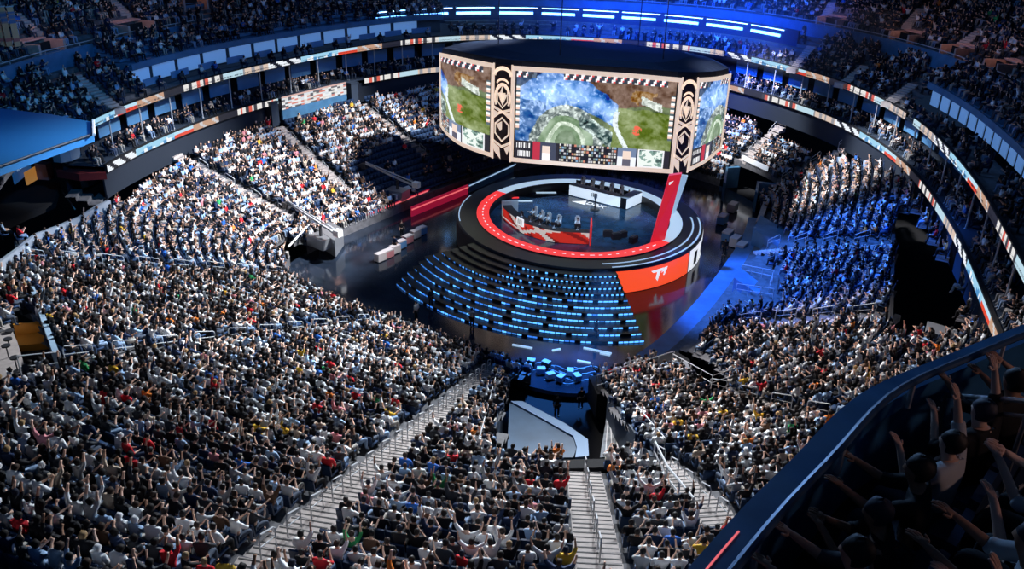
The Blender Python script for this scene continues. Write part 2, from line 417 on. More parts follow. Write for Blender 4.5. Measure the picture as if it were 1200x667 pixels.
for k in range(NROW):
    o0, o1 = C0.off(k * RD), C0.off((k + 1) * RD); z = Z0 + RH * k
    for i in range(0, NP_, 2):
        j = (i + 2) % NP_
        m = (o0[i] + o1[j]) / 2; x, y, c = pj((m.x, m.y, z))
        if c < 3 or x < -260 or x > 1460 or y > 1000: continue
        if not usable(m, k * RD): continue
        if inpoly(x, y, OUTL): continue
        P = lambda q, zz: (q.x, q.y, zz)
        zi, zj = Z0 + RH * k * RAKE[i], Z0 + RH * k * RAKE[j]; ri, rj = (zi - RH * RAKE[i], zj - RH * RAKE[j]) if k else (0, 0)
        terr.face([P(o0[i], zi), P(o0[j], zj), P(o1[j], zj), P(o1[i], zi)])
        terr.face([P(o0[i], ri), P(o0[j], rj), P(o0[j], zj), P(o0[i], zi)], )
tag(terr.build('seating_floor', M['terrace']), kind='structure')
OUT = [[(-80, 60), (125, 60), (132, 235), (60, 235), (-80, 240)]]
EMPTY = [[(404, 196), (470, 158), (520, 140), (600, 150), (620, 200), (560, 205), (500, 228), (455, 232)], [(330, 128), (440, 100), (440, 112), (330, 146)], [(470, 225), (560, 190), (600, 190), (600, 210), (430, 262)]]
NOONE = [[(846, 225), (905, 240), (905, 262), (925, 262), (925, 290), (860, 330), (846, 300)], [(855, 322), (920, 300), (920, 352), (850, 360)], [(760, 430), (800, 375), (850, 330), (862, 345), (820, 400), (800, 425)]]
for k in range(NROW):
    row = C0.off(k * RD + .42); z = Z0 + RH * k; n = len(row)
    L = 0.0; nxt = R.uniform(0, .5)
    for i in range(n):
        a, b = row[i], row[(i + 1) % n]; l = (b - a).length
        while nxt < L + l:
            t = (nxt - L) / l; nxt += .56; z = Z0 + RH * k * (RAKE[i] * (1 - t) + RAKE[(i + 1) % n] * t)
            p = a.lerp(b, t); x, y, c = pj((p.x, p.y, z + .8))
            if c < 8 or x < -30 or x > 1240 or y > 700: continue
            d = k * RD
            if not usable(p, d): continue
            ok = True; near = (99, None)
            for nm, (A, B_, w, la) in AISLES.items():
                sd, tt = seg_dist(p, A, B_)
                if sd < near[0]: near = (sd, nm)
                if sd < w + .22: ok = False; break
            if not ok: continue
            m = C0.n[i]; rz = atan2(-m.y, -m.x) - pi / 2
            if any(inpoly(x, y, Q) for Q in NOONE + OUT): continue
            loc = (p.x, p.y, z)
            SEATS.append([c, loc, rz, k, near, (x, y)])
            occ = .94
            if any(inpoly(x, y, Q) for Q in EMPTY): occ = .08
            if R.random() < occ:
                s = someone(); s.update(loc=(p.x + m.x * -.0, p.y, z), rz=rz + R.uniform(-.25, .25), c=c, k=k, near=near, xy=(x, y), seat=len(SEATS) - 1); PEOPLE.append(s)
        L += l
print('lower bowl', len(SEATS), len(PEOPLE))
# ------------------------------------------------------------------ setting: floor, front wall, suites, upper tier
mb = MB(); o = C0.off(.3)
mb.prism([(p.x, p.y) for p in o[::3]], -.3, 0.0)
tag(mb.build('floor', M['floor']), kind='structure')
mb = MB(); mb.prism([(q.x, q.y) for q in (un(-90, -80), un(80, -80), un(80, 70), un(-90, 70))], -1.2, -.6)
tag(mb.build('floor_below_bowl', M['black']), kind='structure')
def span(C, d, xa, xb, z, step=1):
    """indices of the run of curve C whose offset point at height z shows between the picture columns xa and xb"""
    P = C.off(d); ids = [i for i in range(len(P)) if xa <= pj((P[i].x, P[i].y, z))[0] <= xb and pj((P[i].x, P[i].y, z))[2] > 5]
    runs = []; 
    for i in ids:
        if runs and i - runs[-1][-1] == 1: runs[-1].append(i)
        else: runs.append([i])
    return [r for r in runs if len(r) > 1]
def strip(mb, C, d, ids, z0, z1, th=.12):
    P = C.off(d); band(mb, [P[i] for i in ids], z0, z1, th, [C.n[i] for i in ids])
def deckstrip(mb, C, ids, d0, d1, z, th=.15):
    A, B_ = C.off(d0), C.off(d1)
    for i, j in zip(ids[:-1], ids[1:]):
        mb.prism([(A[i].x, A[i].y), (A[j].x, A[j].y), (B_[j].x, B_[j].y), (B_[i].x, B_[i].y)], z - th, z)
LEFTSIDE = lambda i, C=None: toun(K1.p[i])[1] < -5
allK = list(range(len(K1.p)))
L_ALL = [i for i in allK if toun(K1.p[i])[1] < 0 and toun(K1.p[i])[0] > -31.6] # left and far half
R_ALL = [i for i in allK if toun(K1.p[i])[1] >= 0 and toun(K1.p[i])[0] > -36]
MAIN = [i for i in allK if -1 <= 0 and (toun(K1.p[i])[0] > -31.8 or toun(K1.p[i])[1] > 0)]
M['nearblack'] = mat('near_black_wall', (.012, .018, .03), .6)
mb = MB()
strip(mb, K1, 3.6, MAIN, 7.0, 13.4, .2)
strip(mb, K1, .45, MAIN, 7.2, 9.6, .15)
tag(mb.build('wall_suites', M['nearblack']), kind='structure')
mb = MB(); deckstrip(mb, K1, MAIN, .1, 3.7, 10.15); deckstrip(mb, K1, MAIN, .5, 3.7, 13.6); tag(mb.build('suite_slab_floor', M['wall']), kind='structure')
# upper tier
UD0, UZ0, URD, URH = .8, 13.9, .8, .36
def ubz(k): return UZ0 + URH * k
def ub(x, y):
    d = ray(x, y); d = d / np.linalg.norm(d); t = 20.0
    for _ in range(800):
        p = CAM + d * t; h = p[2] - (UZ0 + .45 * (K1.dist(p) - UD0))
        if h < .03: break
        t += max(.03, h * .8)
    return Vector(p)
SUITE = {}
def is_suite(i):
    p = K1.p[i] + K1.n[i] * 3.8; x, y, c = pj((p.x, p.y, 15)); u, n = toun(p)
    return (n < 0 and 148 < x < 700 and u < 24) or (n > 0 and x > 1090)
SU = [is_suite(i) for i in allK]
mb = MB(); wl = MB(); rf = MB()
NUP = 24
for k in range(NUP):
    A, B_ = K1.off(UD0 + k * URD), K1.off(UD0 + (k + 1) * URD); z = ubz(k)
    if k >= 8: z += .9
    zk = z
    for i, j in zip(allK[:-1], allK[1:]):
        if k in (8,): continue
        z = zk
        if SU[i] and 3 <= k < 8: continue
        P = lambda q, zz: (q.x, q.y, zz)
        if SU[i] and k < 3: z = 13.65
        mb.face([P(A[i], z), P(A[j], z), P(B_[j], z), P(B_[i], z)]); mb.face([P(A[i], z - URH), P(A[j], z - URH), P(A[j], z), P(A[i], z)])
tag(mb.build('upper_tier_floor', M['terrace']), kind='structure')
A7 = K1.off(UD0 + 8 * URD - .15)
strip(wl, K1, UD0 + 8 * URD - .15, allK, 15.6, 17.95, .2)
tag(wl.build('wall_upper_tier', M['bluewall']), kind='structure')
for a in range(2):
    ids = [i for i in allK if SU[i] and (toun(K1.p[i])[1] < 0) == (a == 0)]
    mb = MB(); deckstrip(mb, K1, ids, 3.3, 7.1, 16.0, .3); strip(mb, K1, 3.25, ids, 15.75, 16.3, .12); [deckstrip(mb, K1, ids, 3.6 + q * .85, 7.1, 16.3 + .38 * q, .3) for q in range(4)]
    tag(mb.build('suite_roof_slab_' + ('left' if a == 0 else 'right'), M['bluewall']), kind='structure')
    mb = MB(); strip(mb, K1, 4.3, ids, 13.9, 15.7, .2); tag(mb.build('wall_top_suites_' + ('left' if a == 0 else 'right'), M['wall']), kind='structure')
# suite glass fronts (one each), balcony glass, posts
def panels(C, ids, d, z0, z1, L, gap, name, label, cat, grp, material, th=.08, skip=()):
    per = int((L + gap) / .5); n = 0
    for s in range(0, len(ids) - per, per):
        run = ids[s:s + int(L / .5) + 1]
        if run[-1] - run[0] != len(run) - 1: continue
        P = C.off(d); q = P[run[len(run) // 2]]; x, y, c = pj((q.x, q.y, (z0 + z1) / 2))
        if x < -20 or x > 1220 or y < -20: continue
        if 520 < x < 850 and y > 60: continue
        m = MB(); strip(m, C, d, run, z0, z1, th)
        o = m.build(name, material); n += 1
        tag(o, label(x, n), cat, grp)
    return n
ORD = ['first', 'second', 'third', 'fourth', 'fifth', 'sixth', 'seventh', 'eighth', 'ninth', 'tenth', 'eleventh', 'twelfth', 'thirteenth', 'fourteenth', 'fifteenth', 'sixteenth', 'seventeenth', 'eighteenth', 'nineteenth', 'twentieth', 'twenty-first', 'twenty-second', 'twenty-third', 'twenty-fourth', 'twenty-fifth', 'twenty-sixth', 'twenty-seventh', 'twenty-eighth', 'twenty-ninth', 'thirtieth', 'thirty-first', 'thirty-second', 'thirty-third', 'thirty-fourth', 'thirty-fifth', 'thirty-sixth', 'thirty-seventh', 'thirty-eighth', 'thirty-ninth', 'fortieth'] + ['%dth' % i for i in range(41, 90)]
LS = [i for i in allK if SU[i] and toun(K1.p[i])[1] < 0]; RS = [i for i in allK if SU[i] and toun(K1.p[i])[1] > 0]
M['suiteglow'] = mat('lit_suite_screen', (.35, .55, .8), .3, emit=(.16, .36, .75), es=.4)
panels(K1, LS, 3.9, 14.15, 15.7, 3.0, .9, 'suite_window', lambda x, n: 'pale blue lit suite front, %s from the black pier in the top left row' % ORD[n - 1], 'suite front', 'lit suite fronts top left', M['suiteglow'])
panels(K1, RS, 3.9, 14.15, 15.7, 1.5, .7, 'suite_window', lambda x, n: 'narrow blue lit suite front, %s along the top right row' % ORD[n - 1], 'suite front', 'lit suite fronts top right', M['suiteglow'])
nL = [i for i in MAIN if toun(K1.p[i])[1] < 0]; nR = [i for i in MAIN if toun(K1.p[i])[1] >= 0]
M['balcony'] = mat('blue_balcony_glass', (.10, .26, .48), .35)
panels(K1, nL, 2.7, 11.2, 12.7, 3.2, .8, 'balcony_panel', lambda x, n: 'blue balcony divider between the two left ribbon boards, %s along' % ORD[n - 1], 'balcony panel', 'balcony dividers left', M['balcony'])
panels(K1, nR, 2.7, 11.2, 12.7, 3.2, .8, 'balcony_panel', lambda x, n: 'blue balcony divider between the two right ribbon boards, %s along' % ORD[n - 1], 'balcony panel', 'balcony dividers right', M['balcony'])
panels(K1, LS, 2.3, 14.3, 14.95, 2.6, 1.4, 'balcony_panel', lambda x, n: 'blue parapet below the lit suite fronts, %s along the top left row' % ORD[n - 1], 'balcony panel', 'parapets below the lit suites', M['balcony'])
for nm, ids, sd in (('left', nL, 'left'), ('right', nR, 'right')):
    P = K1.off(.9); c = 0
    for s in range(6, len(ids), 9):
        i = ids[s]; x, y, cc = pj((P[i].x, P[i].y, 12))
        if 520 < x < 850 or x < 100: continue
        m = MB(); m.tube([(P[i].x, P[i].y, 10.1), (P[i].x, P[i].y, 13.4)], .07, 8); m.tube([(P[i].x, P[i].y, 10.1), (P[i].x, P[i].y, 10.2)], .13, 8); c += 1
        tag(m.build('suite_post', M['rail']), 'slim pale post holding up the %s upper ribbon board, %s along' % (sd, ORD[c - 1]), 'post', 'suite posts ' + sd)
# ribbon boards: curved LED strips showing shifting shapes
def ribbon_colour(s, v, seed):
    """s metres along, v 0..1 up"""
    cyc = 34.0; t = (s + seed * 7) % cyc
    q = int(s * 2.3 + seed) * 37 % 11
    if t < 5: return (.85, .9, .95) if (t * 1.1 + v * 1.2) % 2.2 < 1.35 else (.01, .012, .02)
    if t < 11: 
        return (.35, .65, .85) if v > .35 + .3 * sin(t * 2.1) else ((.9, .95, 1) if q < 5 else (.08, .3, .6))
    if t < 14: return (.8, .07, .03) if v < .55 else (.5, .75, .9)
    if t < 18: return (.55, .33, .22) if (t + v * .8) % 2 < 1.5 else (.6, .6, .62)
    if t < 21: return (.02, .02, .03)
    if t < 27: return (.8, .78, .75) if q < 6 else ((.05, .05, .06) if q < 9 else (.7, .12, .08))
    if t < 30: return (.5, .7, .8)
    return (.7, .55, .45) if q < 7 else (.3, .3, .33)
M['led'] = mat('led_pixels', (.01, .01, .01), .4, attr='col', es=1.0)
def ribbon(ids, d, z0, z1, seed, label):
    root = MB(); strip(root, K1, d + .04, ids, z0 - .08, z1 + .08, .25)
    ob = root.build('ribbon_board', M['black']); tag(ob, label, 'led ribbon board', 'ribbon boards')
    f = MB(); P = K1.off(d); nv = 4; s = 0
    for i, j in zip(ids[:-1], ids[1:]):
        for h in range(2):
            a = P[i].lerp(P[j], h / 2); b = P[i].lerp(P[j], (h + 1) / 2); s += (b - a).length
            for v in range(nv):
                f.col = ribbon_colour(s, (v + .5) / nv, seed); za, zb = z0 + (z1 - z0) * v / nv, z0 + (z1 - z0) * (v + 1) / nv
                f.face([(a.x, a.y, za), (b.x, b.y, za), (b.x, b.y, zb), (a.x, a.y, zb)])
    f.build('led_face', M['led'], ob)
nL1 = [i for i in nL]
def xcol(i, d, z): p = K1.p[i] + K1.n[i] * d; return pj((p.x, p.y, z))[0]
ribbon([i for i in nL if xcol(i, 0, 10) < 326], 0, 9.55, 10.15, 0, 'lower left LED ribbon board with white, red and blue shapes, over the crowd')
ribbon([i for i in nL if xcol(i, 0, 10) > 424], 0, 9.55, 10.15, 3, 'short LED ribbon board running behind the left end of the scoreboard')
ribbon(nR, 0, 9.55, 10.15, 2, 'lower right LED ribbon board curving down to the dark tier rail')
ribbon(nL, .5, 13.35, 13.95, 1, 'upper left LED ribbon board below the pale suite fronts')
ribbon([i for i in nR if xcol(i, .5, 13.6) < 1062], .5, 13.35, 13.95, 5, 'upper right LED ribbon board below the vomitory stairs')
ribbon([i for i in nR if xcol(i, .5, 13.6) > 1070], .5, 13.35, 13.95, 4, 'upper right LED ribbon board below the narrow suite fronts')
# the bright white panel wall under the left ribbon
ids = [i for i in nL if 326 <= xcol(i, 0, 10) <= 408]
r = MB(); strip(r, K1, .0, ids, 7.6, 8.75, .3); ob = r.build('panel_wall', M['bluewall']); tag(ob, 'blue wall with bright white picture panel above the left crowd', 'wall panel')
f = MB(); P = K1.off(-.03)
rr = random.Random(3)
for i, j in zip(ids[:-1], ids[1:]):
    for v in range(8):
        f.col = rr.choice([(.85, .87, .88), (.8, .82, .85), (.75, .72, .68), (.7, .75, .8), (.12, .12, .14), (.7, .25, .2)]) if v < 7 else (.7, .45, .4)
        za, zb = 8.75 + 1.45 * v / 8, 8.75 + 1.45 * (v + 1) / 8
        f.face([(P[i].x, P[i].y, za), (P[j].x, P[j].y, za), (P[j].x, P[j].y, zb), (P[i].x, P[i].y, zb)])
f.build('lit_panel', M['led'], ob)
for xx, nm in ((318, 'left'), (414, 'right')):
    i = min(nL, key=lambda i: abs(xcol(i, 0, 9) - xx)); p = K1.p[i]; m = MB(); m.box((p.x, p.y, 8.6), (1.1, .8, 2.6), rz=atan2(K1.n[i].y, K1.n[i].x) + pi / 2)
    m.box((p.x, p.y, 9.95), (1.3, 1.0, .12), rz=atan2(K1.n[i].y, K1.n[i].x) + pi / 2)
    tag(m.build('wall_pier', M['wall']), 'dark pier at the %s end of the bright white panel wall' % nm, 'pier')
# the long segmented blue light over the far end
ids = [i for i in allK if 440 < xcol(i, 4.6, 16.6) < 937 and pj((*K1.off(4.6)[i], 16.6))[1] < 60]
root = MB(); strip(root, K1, 4.75, ids, 15.0, 17.2, .3); ob = root.build('light_fascia', M['fascia']); tag(ob, 'long curved fascia with two rows of glowing blue-white light tubes at the far end', 'light fascia')
M['tube'] = mat('blue_white_tube', (.1, .2, .4), .4, emit=(.12, .38, 1.0), es=8.0)
M['tubew'] = mat('white_blue_tube', (.1, .2, .4), .4, emit=(.25, .55, 1.0), es=8.0)
P = K1.off(4.6); P2 = K1.off(4.6); seg = 9
for s in range(0, len(ids) - seg, seg + 1):
    run = ids[s:s + seg + 1]
    m = MB(); m.tube([(P[i].x, P[i].y, 16.95) for i in run], .05, 6); m.build('thin_light_tube', M['tubew'], ob)
    m = MB(); band(m, [P2[i] for i in run[:-1]], 16.1, 16.42, .08, [K1.n[i] for i in run[:-1]]); m.build('broad_light_tube', M['tube'], ob)
# upper aisles and vomitories
UPST = []
for q, (a, b, la) in enumerate([((86, 88), (141, 131), 'pink-lit stairs in the upper left tier, above the ribbon board'), ((952, 54), (926, 88), 'pale stairs nearest the blue light tubes in the upper right tier'),
        ((1015, 77), (982, 104), 'pale stairs in the middle of the upper right tier'), ((1072, 98), (1038, 124), 'pale stairs beside the narrow suite fronts'),
        ((122, 2), (150, 29), 'pink-lit stairs above the second vomitory at top left'), ((18, 28), (46, 52), 'pink-lit stairs beside the hanging banners'), ((1079, 20), (1060, 42), 'grey stairs climbing from the middle right vomitory'), ((975, 12), (965, 30), 'grey stairs climbing from the vomitory beside the blue tubes'), ((1150, 45), (1118, 68), 'grey stairs climbing from the far right vomitory')]):
    A, B_ = ub(*a).to_2d(), ub(*b).to_2d(); d = B_ - A; L = d.length; d.normalize(); n_ = max(2, int(L / .4)); m = MB()
    for s in range(n_):
        c = A + d * (L * (s + .5) / n_); dd = K1.dist(c); k = (dd - UD0) / URD
        z = UZ0 + URH * max(0, k) + (.95 if k >= 8 else 0)
        m.box((c.x, c.y, z - .15), (1.1, L / n_ + .02, .5), rz=atan2(d.y, d.x) - pi / 2)
    UPST.append((A, B_)); tag(m.build('upper_stairs', M['stair']), la, 'stairs', 'stairs of the upper tier')
VOMS = []
M['pink'] = mat('pink_lit_concrete', (.5, .33, .29), .8, noise=(2, .2))  # pinkish house light put into the concrete's base colour
for x, y, w, la in [(57, 72, 3.2, 'concrete vomitory box beside the hanging banners at top left'), (152, 42, 3.6, 'concrete vomitory box above the left end of the suite fronts'), (232, 20, 3.2, 'concrete vomitory box with a blue ledge at the top left edge'),
        (962, 43, 3.0, 'concrete vomitory box just right of the blue light tubes'), (1046, 62, 3.0, 'concrete vomitory box at the head of the middle upper stairs'), (1104, 80, 2.6, 'grey vomitory box above the stairs beside the narrow suites'), (1158, 96, 2.6, 'orange-lit vomitory box above the narrow suite fronts'), (300, 8, 2.4, 'small vomitory at the top edge above the left suites'), (380, 0, 2.2, 'small vomitory at the top edge right of the other')]:
    p = ub(x, y).to_2d(); d = K1.dist(p); i = int(((K1.a - np.array(p)) ** 2).sum(1).argmin()); nn = K1.n[i]; tt = Vector((-nn.y, nn.x)); rz = atan2(tt.y, tt.x)
    z = 17.0; c = K1.p[i] + nn * 7.6
    if y < 30: c = K1.p[i] + nn * (d + .3); z = UZ0 + .45 * d
    root = empty('vomitory', (c.x, c.y, z), rz); tag(root, la, 'vomitory', 'vomitory boxes of the upper tier')
    f = 1 if Vector((-sin(rz), cos(rz))).dot(nn) > 0 else -1
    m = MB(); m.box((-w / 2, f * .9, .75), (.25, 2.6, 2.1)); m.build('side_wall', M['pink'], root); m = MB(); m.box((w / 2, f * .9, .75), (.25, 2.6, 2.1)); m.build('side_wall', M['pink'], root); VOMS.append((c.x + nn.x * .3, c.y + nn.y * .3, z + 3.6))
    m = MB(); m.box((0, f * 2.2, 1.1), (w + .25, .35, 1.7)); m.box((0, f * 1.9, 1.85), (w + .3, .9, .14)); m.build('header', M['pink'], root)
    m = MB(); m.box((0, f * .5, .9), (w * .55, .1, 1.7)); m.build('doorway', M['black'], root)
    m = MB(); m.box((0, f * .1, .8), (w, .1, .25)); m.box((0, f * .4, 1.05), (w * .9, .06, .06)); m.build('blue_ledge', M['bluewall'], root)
# low rails on the upper tier wall
for nm, sgn in (('left', -1), ('right', 1)):
    ids = [i for i in allK if toun(K1.p[i])[1] * sgn > 0]; P = K1.off(UD0 + 8 * URD - .1); m = MB()
    m.tube([(P[i].x, P[i].y, 18.25) for i in ids[::2]], .04, 5)
    for i in ids[::8]: m.tube([(P[i].x, P[i].y, 17.9), (P[i].x, P[i].y, 18.25)], .03, 4)
    tag(m.build('tier_rail', M['rail']), 'thin pale rail along the top of the %s upper tier wall' % nm, 'rail')
# people of the suites and the upper tier
UPPER = []
for k in range(NUP):
    if k == 8: continue
    row = K1.off(UD0 + k * URD + .42); zk = ubz(k) + (.9 if k >= 8 else 0)
    acc = 0
    for i in range(len(row) - 1):
        acc += (row[i + 1] - row[i]).length
        if acc < .58: continue
        acc = 0; z = 13.65 if SU[i] and k < 3 else zk
        if SU[i] and 3 <= k < 8: continue
        if SU[i] and k < 3 and ((k != 1 and toun(row[i])[1] < 0) or R.random() < .45): continue
        p = row[i]; x, y, c = pj((p.x, p.y, z + 1))
        if x < -20 or x > 1220 or y < -25 or y > 260: continue
        if 440 < x < 937 and 2 <= k < 8 and not SU[i]: continue
        if any(hypot(p.x - v[0], p.y - v[1]) < 2.3 for v in VOMS) or any(seg_dist(p, a_, b_)[0] < .8 for a_, b_ in UPST): continue
        if R.random() > (.8 if k < 20 else .5): continue
        m_ = K1.n[i]; s = someone(); s.update(loc=(p.x, p.y, z), rz=atan2(-m_.y, -m_.x) - pi / 2 + R.uniform(-.2, .2), c=c); UPPER.append(s)
for q in range(4):
    row = K1.off(3.6 + q * .85 + .3); acc = 0
    for i in range(len(row) - 1):
        acc += (row[i + 1] - row[i]).length
        if acc < .58 or not SU[i]: continue
        acc = 0; p = row[i]; x, y, c = pj((p.x, p.y, 17)); 
        if x < -20 or x > 1220 or y < -25 or R.random() > .8: continue
        m_ = K1.n[i]; s = someone(); s.update(loc=(p.x, p.y, 16.3 + .38 * q), rz=atan2(-m_.y, -m_.x) - pi / 2 + R.uniform(-.2, .2), c=c); UPPER.append(s)
for dd, z in ((1.0, 10.15), (1.8, 10.15)):
    row = K1.off(dd)
    for i in MAIN:
        if R.random() > .5: continue
        p = row[i]; x, y, c = pj((p.x, p.y, z + 1))
        if x < 0 or x > 1220 or (520 < x < 850 and y > 50): continue
        m_ = K1.n[i]; s = someone(); s.update(loc=(p.x, p.y, z), rz=atan2(-m_.y, -m_.x) - pi / 2 + R.uniform(-.4, .4), c=c); UPPER.append(s)
for s in UPPER:
    if R.random() < .55: s['top'] = R.choice([2, 2, 3, 4])  # dimness of the upper tier put into mostly dark tops
print('upper', len(UPPER))
# ------------------------------------------------------------------ hanging scoreboard
def stand(xt, yt, xb, yb, zt=15.3, zb=7.6):
    """an upright edge seen between two places of the picture: plan point and its own top and bottom heights"""
    P = (at(xt, yt, zt) + at(xb, yb, zb)) / 2
    def solve(x, y, z):
        lo, hi = z - 4, z + 4
        for _ in range(40):
            m = (lo + hi) / 2
            if pj((P.x, P.y, m))[1] > y: lo = m
            else: hi = m
        return (lo + hi) / 2
    return P.x, P.y, solve(xt, yt, zt), solve(xb, yb, zb)
def refine(E, n):
    """smooth interpolation of upright edges"""
    out = []; k = len(E); E = [np.array(e) for e in E]
    for i in range(k - 1):
        a, b, c, d = E[max(i - 1, 0)], E[i], E[i + 1], E[min(i + 2, k - 1)]
        for j in range(n):
            t = j / n; out.append(.5 * ((2 * b) + (c - a) * t + (2 * a - 5 * b + 4 * c - d) * t * t + (3 * b - a - 3 * c + d) * t ** 3))
    out.append(E[-1]); return out
EL = [stand(515.4, 61.6, 516.7, 148), stand(527, 64, 527.5, 161.5), stand(545.5, 68, 545.5, 173), stand(578.3, 74.5, 577.5, 184.4)]
EC = [stand(600.4, 77, 599.3, 189), stand(667, 81.3, 663, 194.5), stand(733, 85.8, 727, 199), stand(798, 91.3, 788.8, 203.3)]
ER = [stand(816.8, 91.3, 806.9, 201.4), stand(836.5, 90, 826, 191), stand(848, 88, 838, 181), stand(855.4, 85.9, 845.2, 175)]
print('SB', [[round(float(q), 1) for q in (*toun(e), e[2], e[3])] for e in EL + EC + ER])
FRONT = refine(EL, 6) + refine(EC, 8) + refine(ER, 6)
g = random.Random(5)
def vnoise(x, y):
    ix, iy = math.floor(x), math.floor(y); fx, fy = x - ix, y - iy; fx = fx * fx * (3 - 2 * fx); fy = fy * fy * (3 - 2 * fy)
    h = lambda a, b: ((a * 374761393 + b * 668265263) ^ ((a * 1274126177 + b * 362437) >> 7)) % 10007 / 10007
    return (h(ix, iy) * (1 - fx) + h(ix + 1, iy) * fx) * (1 - fy) + (h(ix, iy + 1) * (1 - fx) + h(ix + 1, iy + 1) * fx) * fy
def fbm(x, y): return .55 * vnoise(x, y) + .28 * vnoise(x * 2.1, y * 2.1 + 17) + .17 * vnoise(x * 4.3 + 31, y * 4.3)
def game(u, v):
    """colour of the picture on the screens (u, v in 0..1 from the lower left): an aerial battlefield with river, lanes and a score bar"""
    if v < .215:   # score bar
        q = v / .215
        if .80 < u < .965: # small map
            a, b = (u - .80) / .165, q
            if a < .06 or a > .94 or b < .06 or b > .96: return (.75, .75, .78)
            h = fbm(a * 5 + 40, b * 5) - .48
            return (.72, .78, .74) if h > .06 or abs(a - b) < .07 else ((.05, .09, .08) if h < -.1 else (.2, .32, .28))
        if .12 < u < .27:
            if .18 < u < .235 and q < .8: return (.75, .62, .55) if q > .38 else (.85, .86, .9)
            return (.45, .03, .06) if u < .165 else (.05, .06, .1)
        if .67 < u < .79:
            if .705 < u < .755 and q < .82: return (.75, .6, .52) if q > .38 else (.1, .1, .14)
            return (.75, .78, .85) if q < .5 else (.15, .2, .32)
        if .29 < u < .66:
            r, c = int(q * 6), int((u - .29) * 62)
            if (q * 6) % 1 < .28 or ((u - .29) * 62) % 1 < .2: return (.01, .01, .015)
            t = (r * 31 + c * 17 + r * c) % 13
            return [(.5, .5, .53), (.55, .2, .14), (.2, .34, .5), (.01, .01, .02), (.6, .55, .45), (.02, .02, .03), (.4, .4, .4), (.45, .33, .2), (.01, .01, .02), (.5, .5, .55), (.15, .22, .2), (.02, .02, .03), (.7, .7, .7)][t]
        if u < .11: return (.8, .8, .82) if (.1 < q < .42 and .015 < u < .1 and int(u * 230) % 3) or (.6 < q < .85 and int(u * 120) % 2) else (.02, .02, .03)
        return (.02, .02, .03)
    if v > .93 and (u < .13 or .3 < u < .95):
        t = (int(u * 90) * 7 + int(v * 60)) % 9
        return (.03, .04, .06) if t > 3 else ((.85, .85, .88) if t > 0 else (.7, .08, .08)) if .3 < u or u < .07 else (.1, .14, .2)
    if (u < .025 or u > .975) and .33 < v < .85:
        return (.8, .55, .45) if int(v * 42) % 3 == 0 else ((.85, .86, .85) if int(v * 42) % 3 == 1 else (.08, .12, .14))
    wu, wv = u + .035 * (fbm(u * 7 + 5, v * 5) - .5), v + .07 * (fbm(u * 7, v * 5 + 9) - .5)
    n1 = fbm(wu * 7, wv * 5) - .5; n2 = fbm(wu * 22 + 3, wv * 14) - .5; n3 = fbm(wu * 60, wv * 36 + 7) - .5
    f = 1.0 * n1 + .8 * n2 + .6 * n3
    c = np.array([.22, .27, .16]) + .30 * f * np.array([1, 1.1, .8])
    if wu > .60 and wv < .66 + .1 * n1: c = np.array([.30, .36, .17]) + .34 * f
    if wu > .40 and wv > .66 + .16 * (wu - .6) : c = np.array([.27, .19, .15]) + .38 * f * np.array([1, .9, .85])
    if .74 < wu < .9 and .70 < wv < .86 and n2 > -.05: c = np.array([.38, .25, .12]) + .6 * n3
    if .80 < wu < .93 and abs(wv - .74 + (wu - .85) * .6) < .05: c = np.array([.62, .66, .62]) + .8 * n3
    # dark blue upper left
    if wu < .24 and wv > .55: c = np.array([.07, .12, .22]) + .25 * f
    # river: broad band from the left over the middle, falling to the right
    t = (wu - .02) / .60
    if 0 < t < 1.06:
        yc = .50 + .36 * sin(pi * (t * .72 + .10)) - .10 * t; w = .19 + .05 * sin(t * 5) 
        d = abs(wv - yc) / w
        if d < 1: c = np.array([.16, .30, .58]) * (d) + np.array([.40, .60, .95]) * (1 - d) + .55 * n2 + 1.1 * max(0, n3) + .5 * n1
    if wu < .19 and wv < .68: c = np.array([.13, .25, .48]) + 1.3 * max(0, n3 + .3 * n2) * np.array([.9, 1, 1.1]) + .5 * n2
    # pale rocks under the river
    r = hypot((wu - .33) * 1.75, wv - .24)
    if .30 < r < .42 and wv > .22: c = np.array([.16, .20, .20]) + 1.5 * max(0, n3 + .15) * np.array([.95, 1, .95])
    if r < .30: c = np.array([.36, .46, .34]) + .7 * n1 + .35 * n2; 
    if .17 < r < .22: c = np.array([.62, .70, .60]) + .6 * n3
    if r < .12: c = np.array([.22, .30, .20]) + .4 * n2
    if .42 < wu < .62 and wv < .62 - 1.25 * (wu - .42) and wv > .42 - 1.1 * (wu - .42): c = np.array([.12, .17, .17]) + 1.9 * max(0, n3 + .08) * np.array([.9, 1, .95]) + .5 * n2
    # pale lane on the right
    x0 = .69 + .05 * sin(v * 7 + 1) + .015 * n2
    if abs(u - x0) < .017 and v < .62: c = np.array([.78, .84, .84]) + 1.2 * min(0, n3)
    if hypot((u - .78) * 1.8, v - .42) < .055 and n3 > -.03: c = np.array([.8, .22, .14])
    return tuple(float(min(1, max(0, q))) ** 1.35 for q in c)
SB = empty('hanging_scoreboard', (0, 0, 0)); tag(SB, 'huge hanging curved scoreboard showing a video game battle above the round stage', 'scoreboard')
def pt(e, h, off=0.0):
    z = e[3] + (e[2] - e[3]) * h
    return (e[0], e[1], z)
def outw(E, i):
    a, b = E[max(i - 1, 0)], E[min(i + 1, len(E) - 1)]; d = Vector((b[0] - a[0], b[1] - a[1])); n = Vector((d.y, -d.x)).normalized(); return n
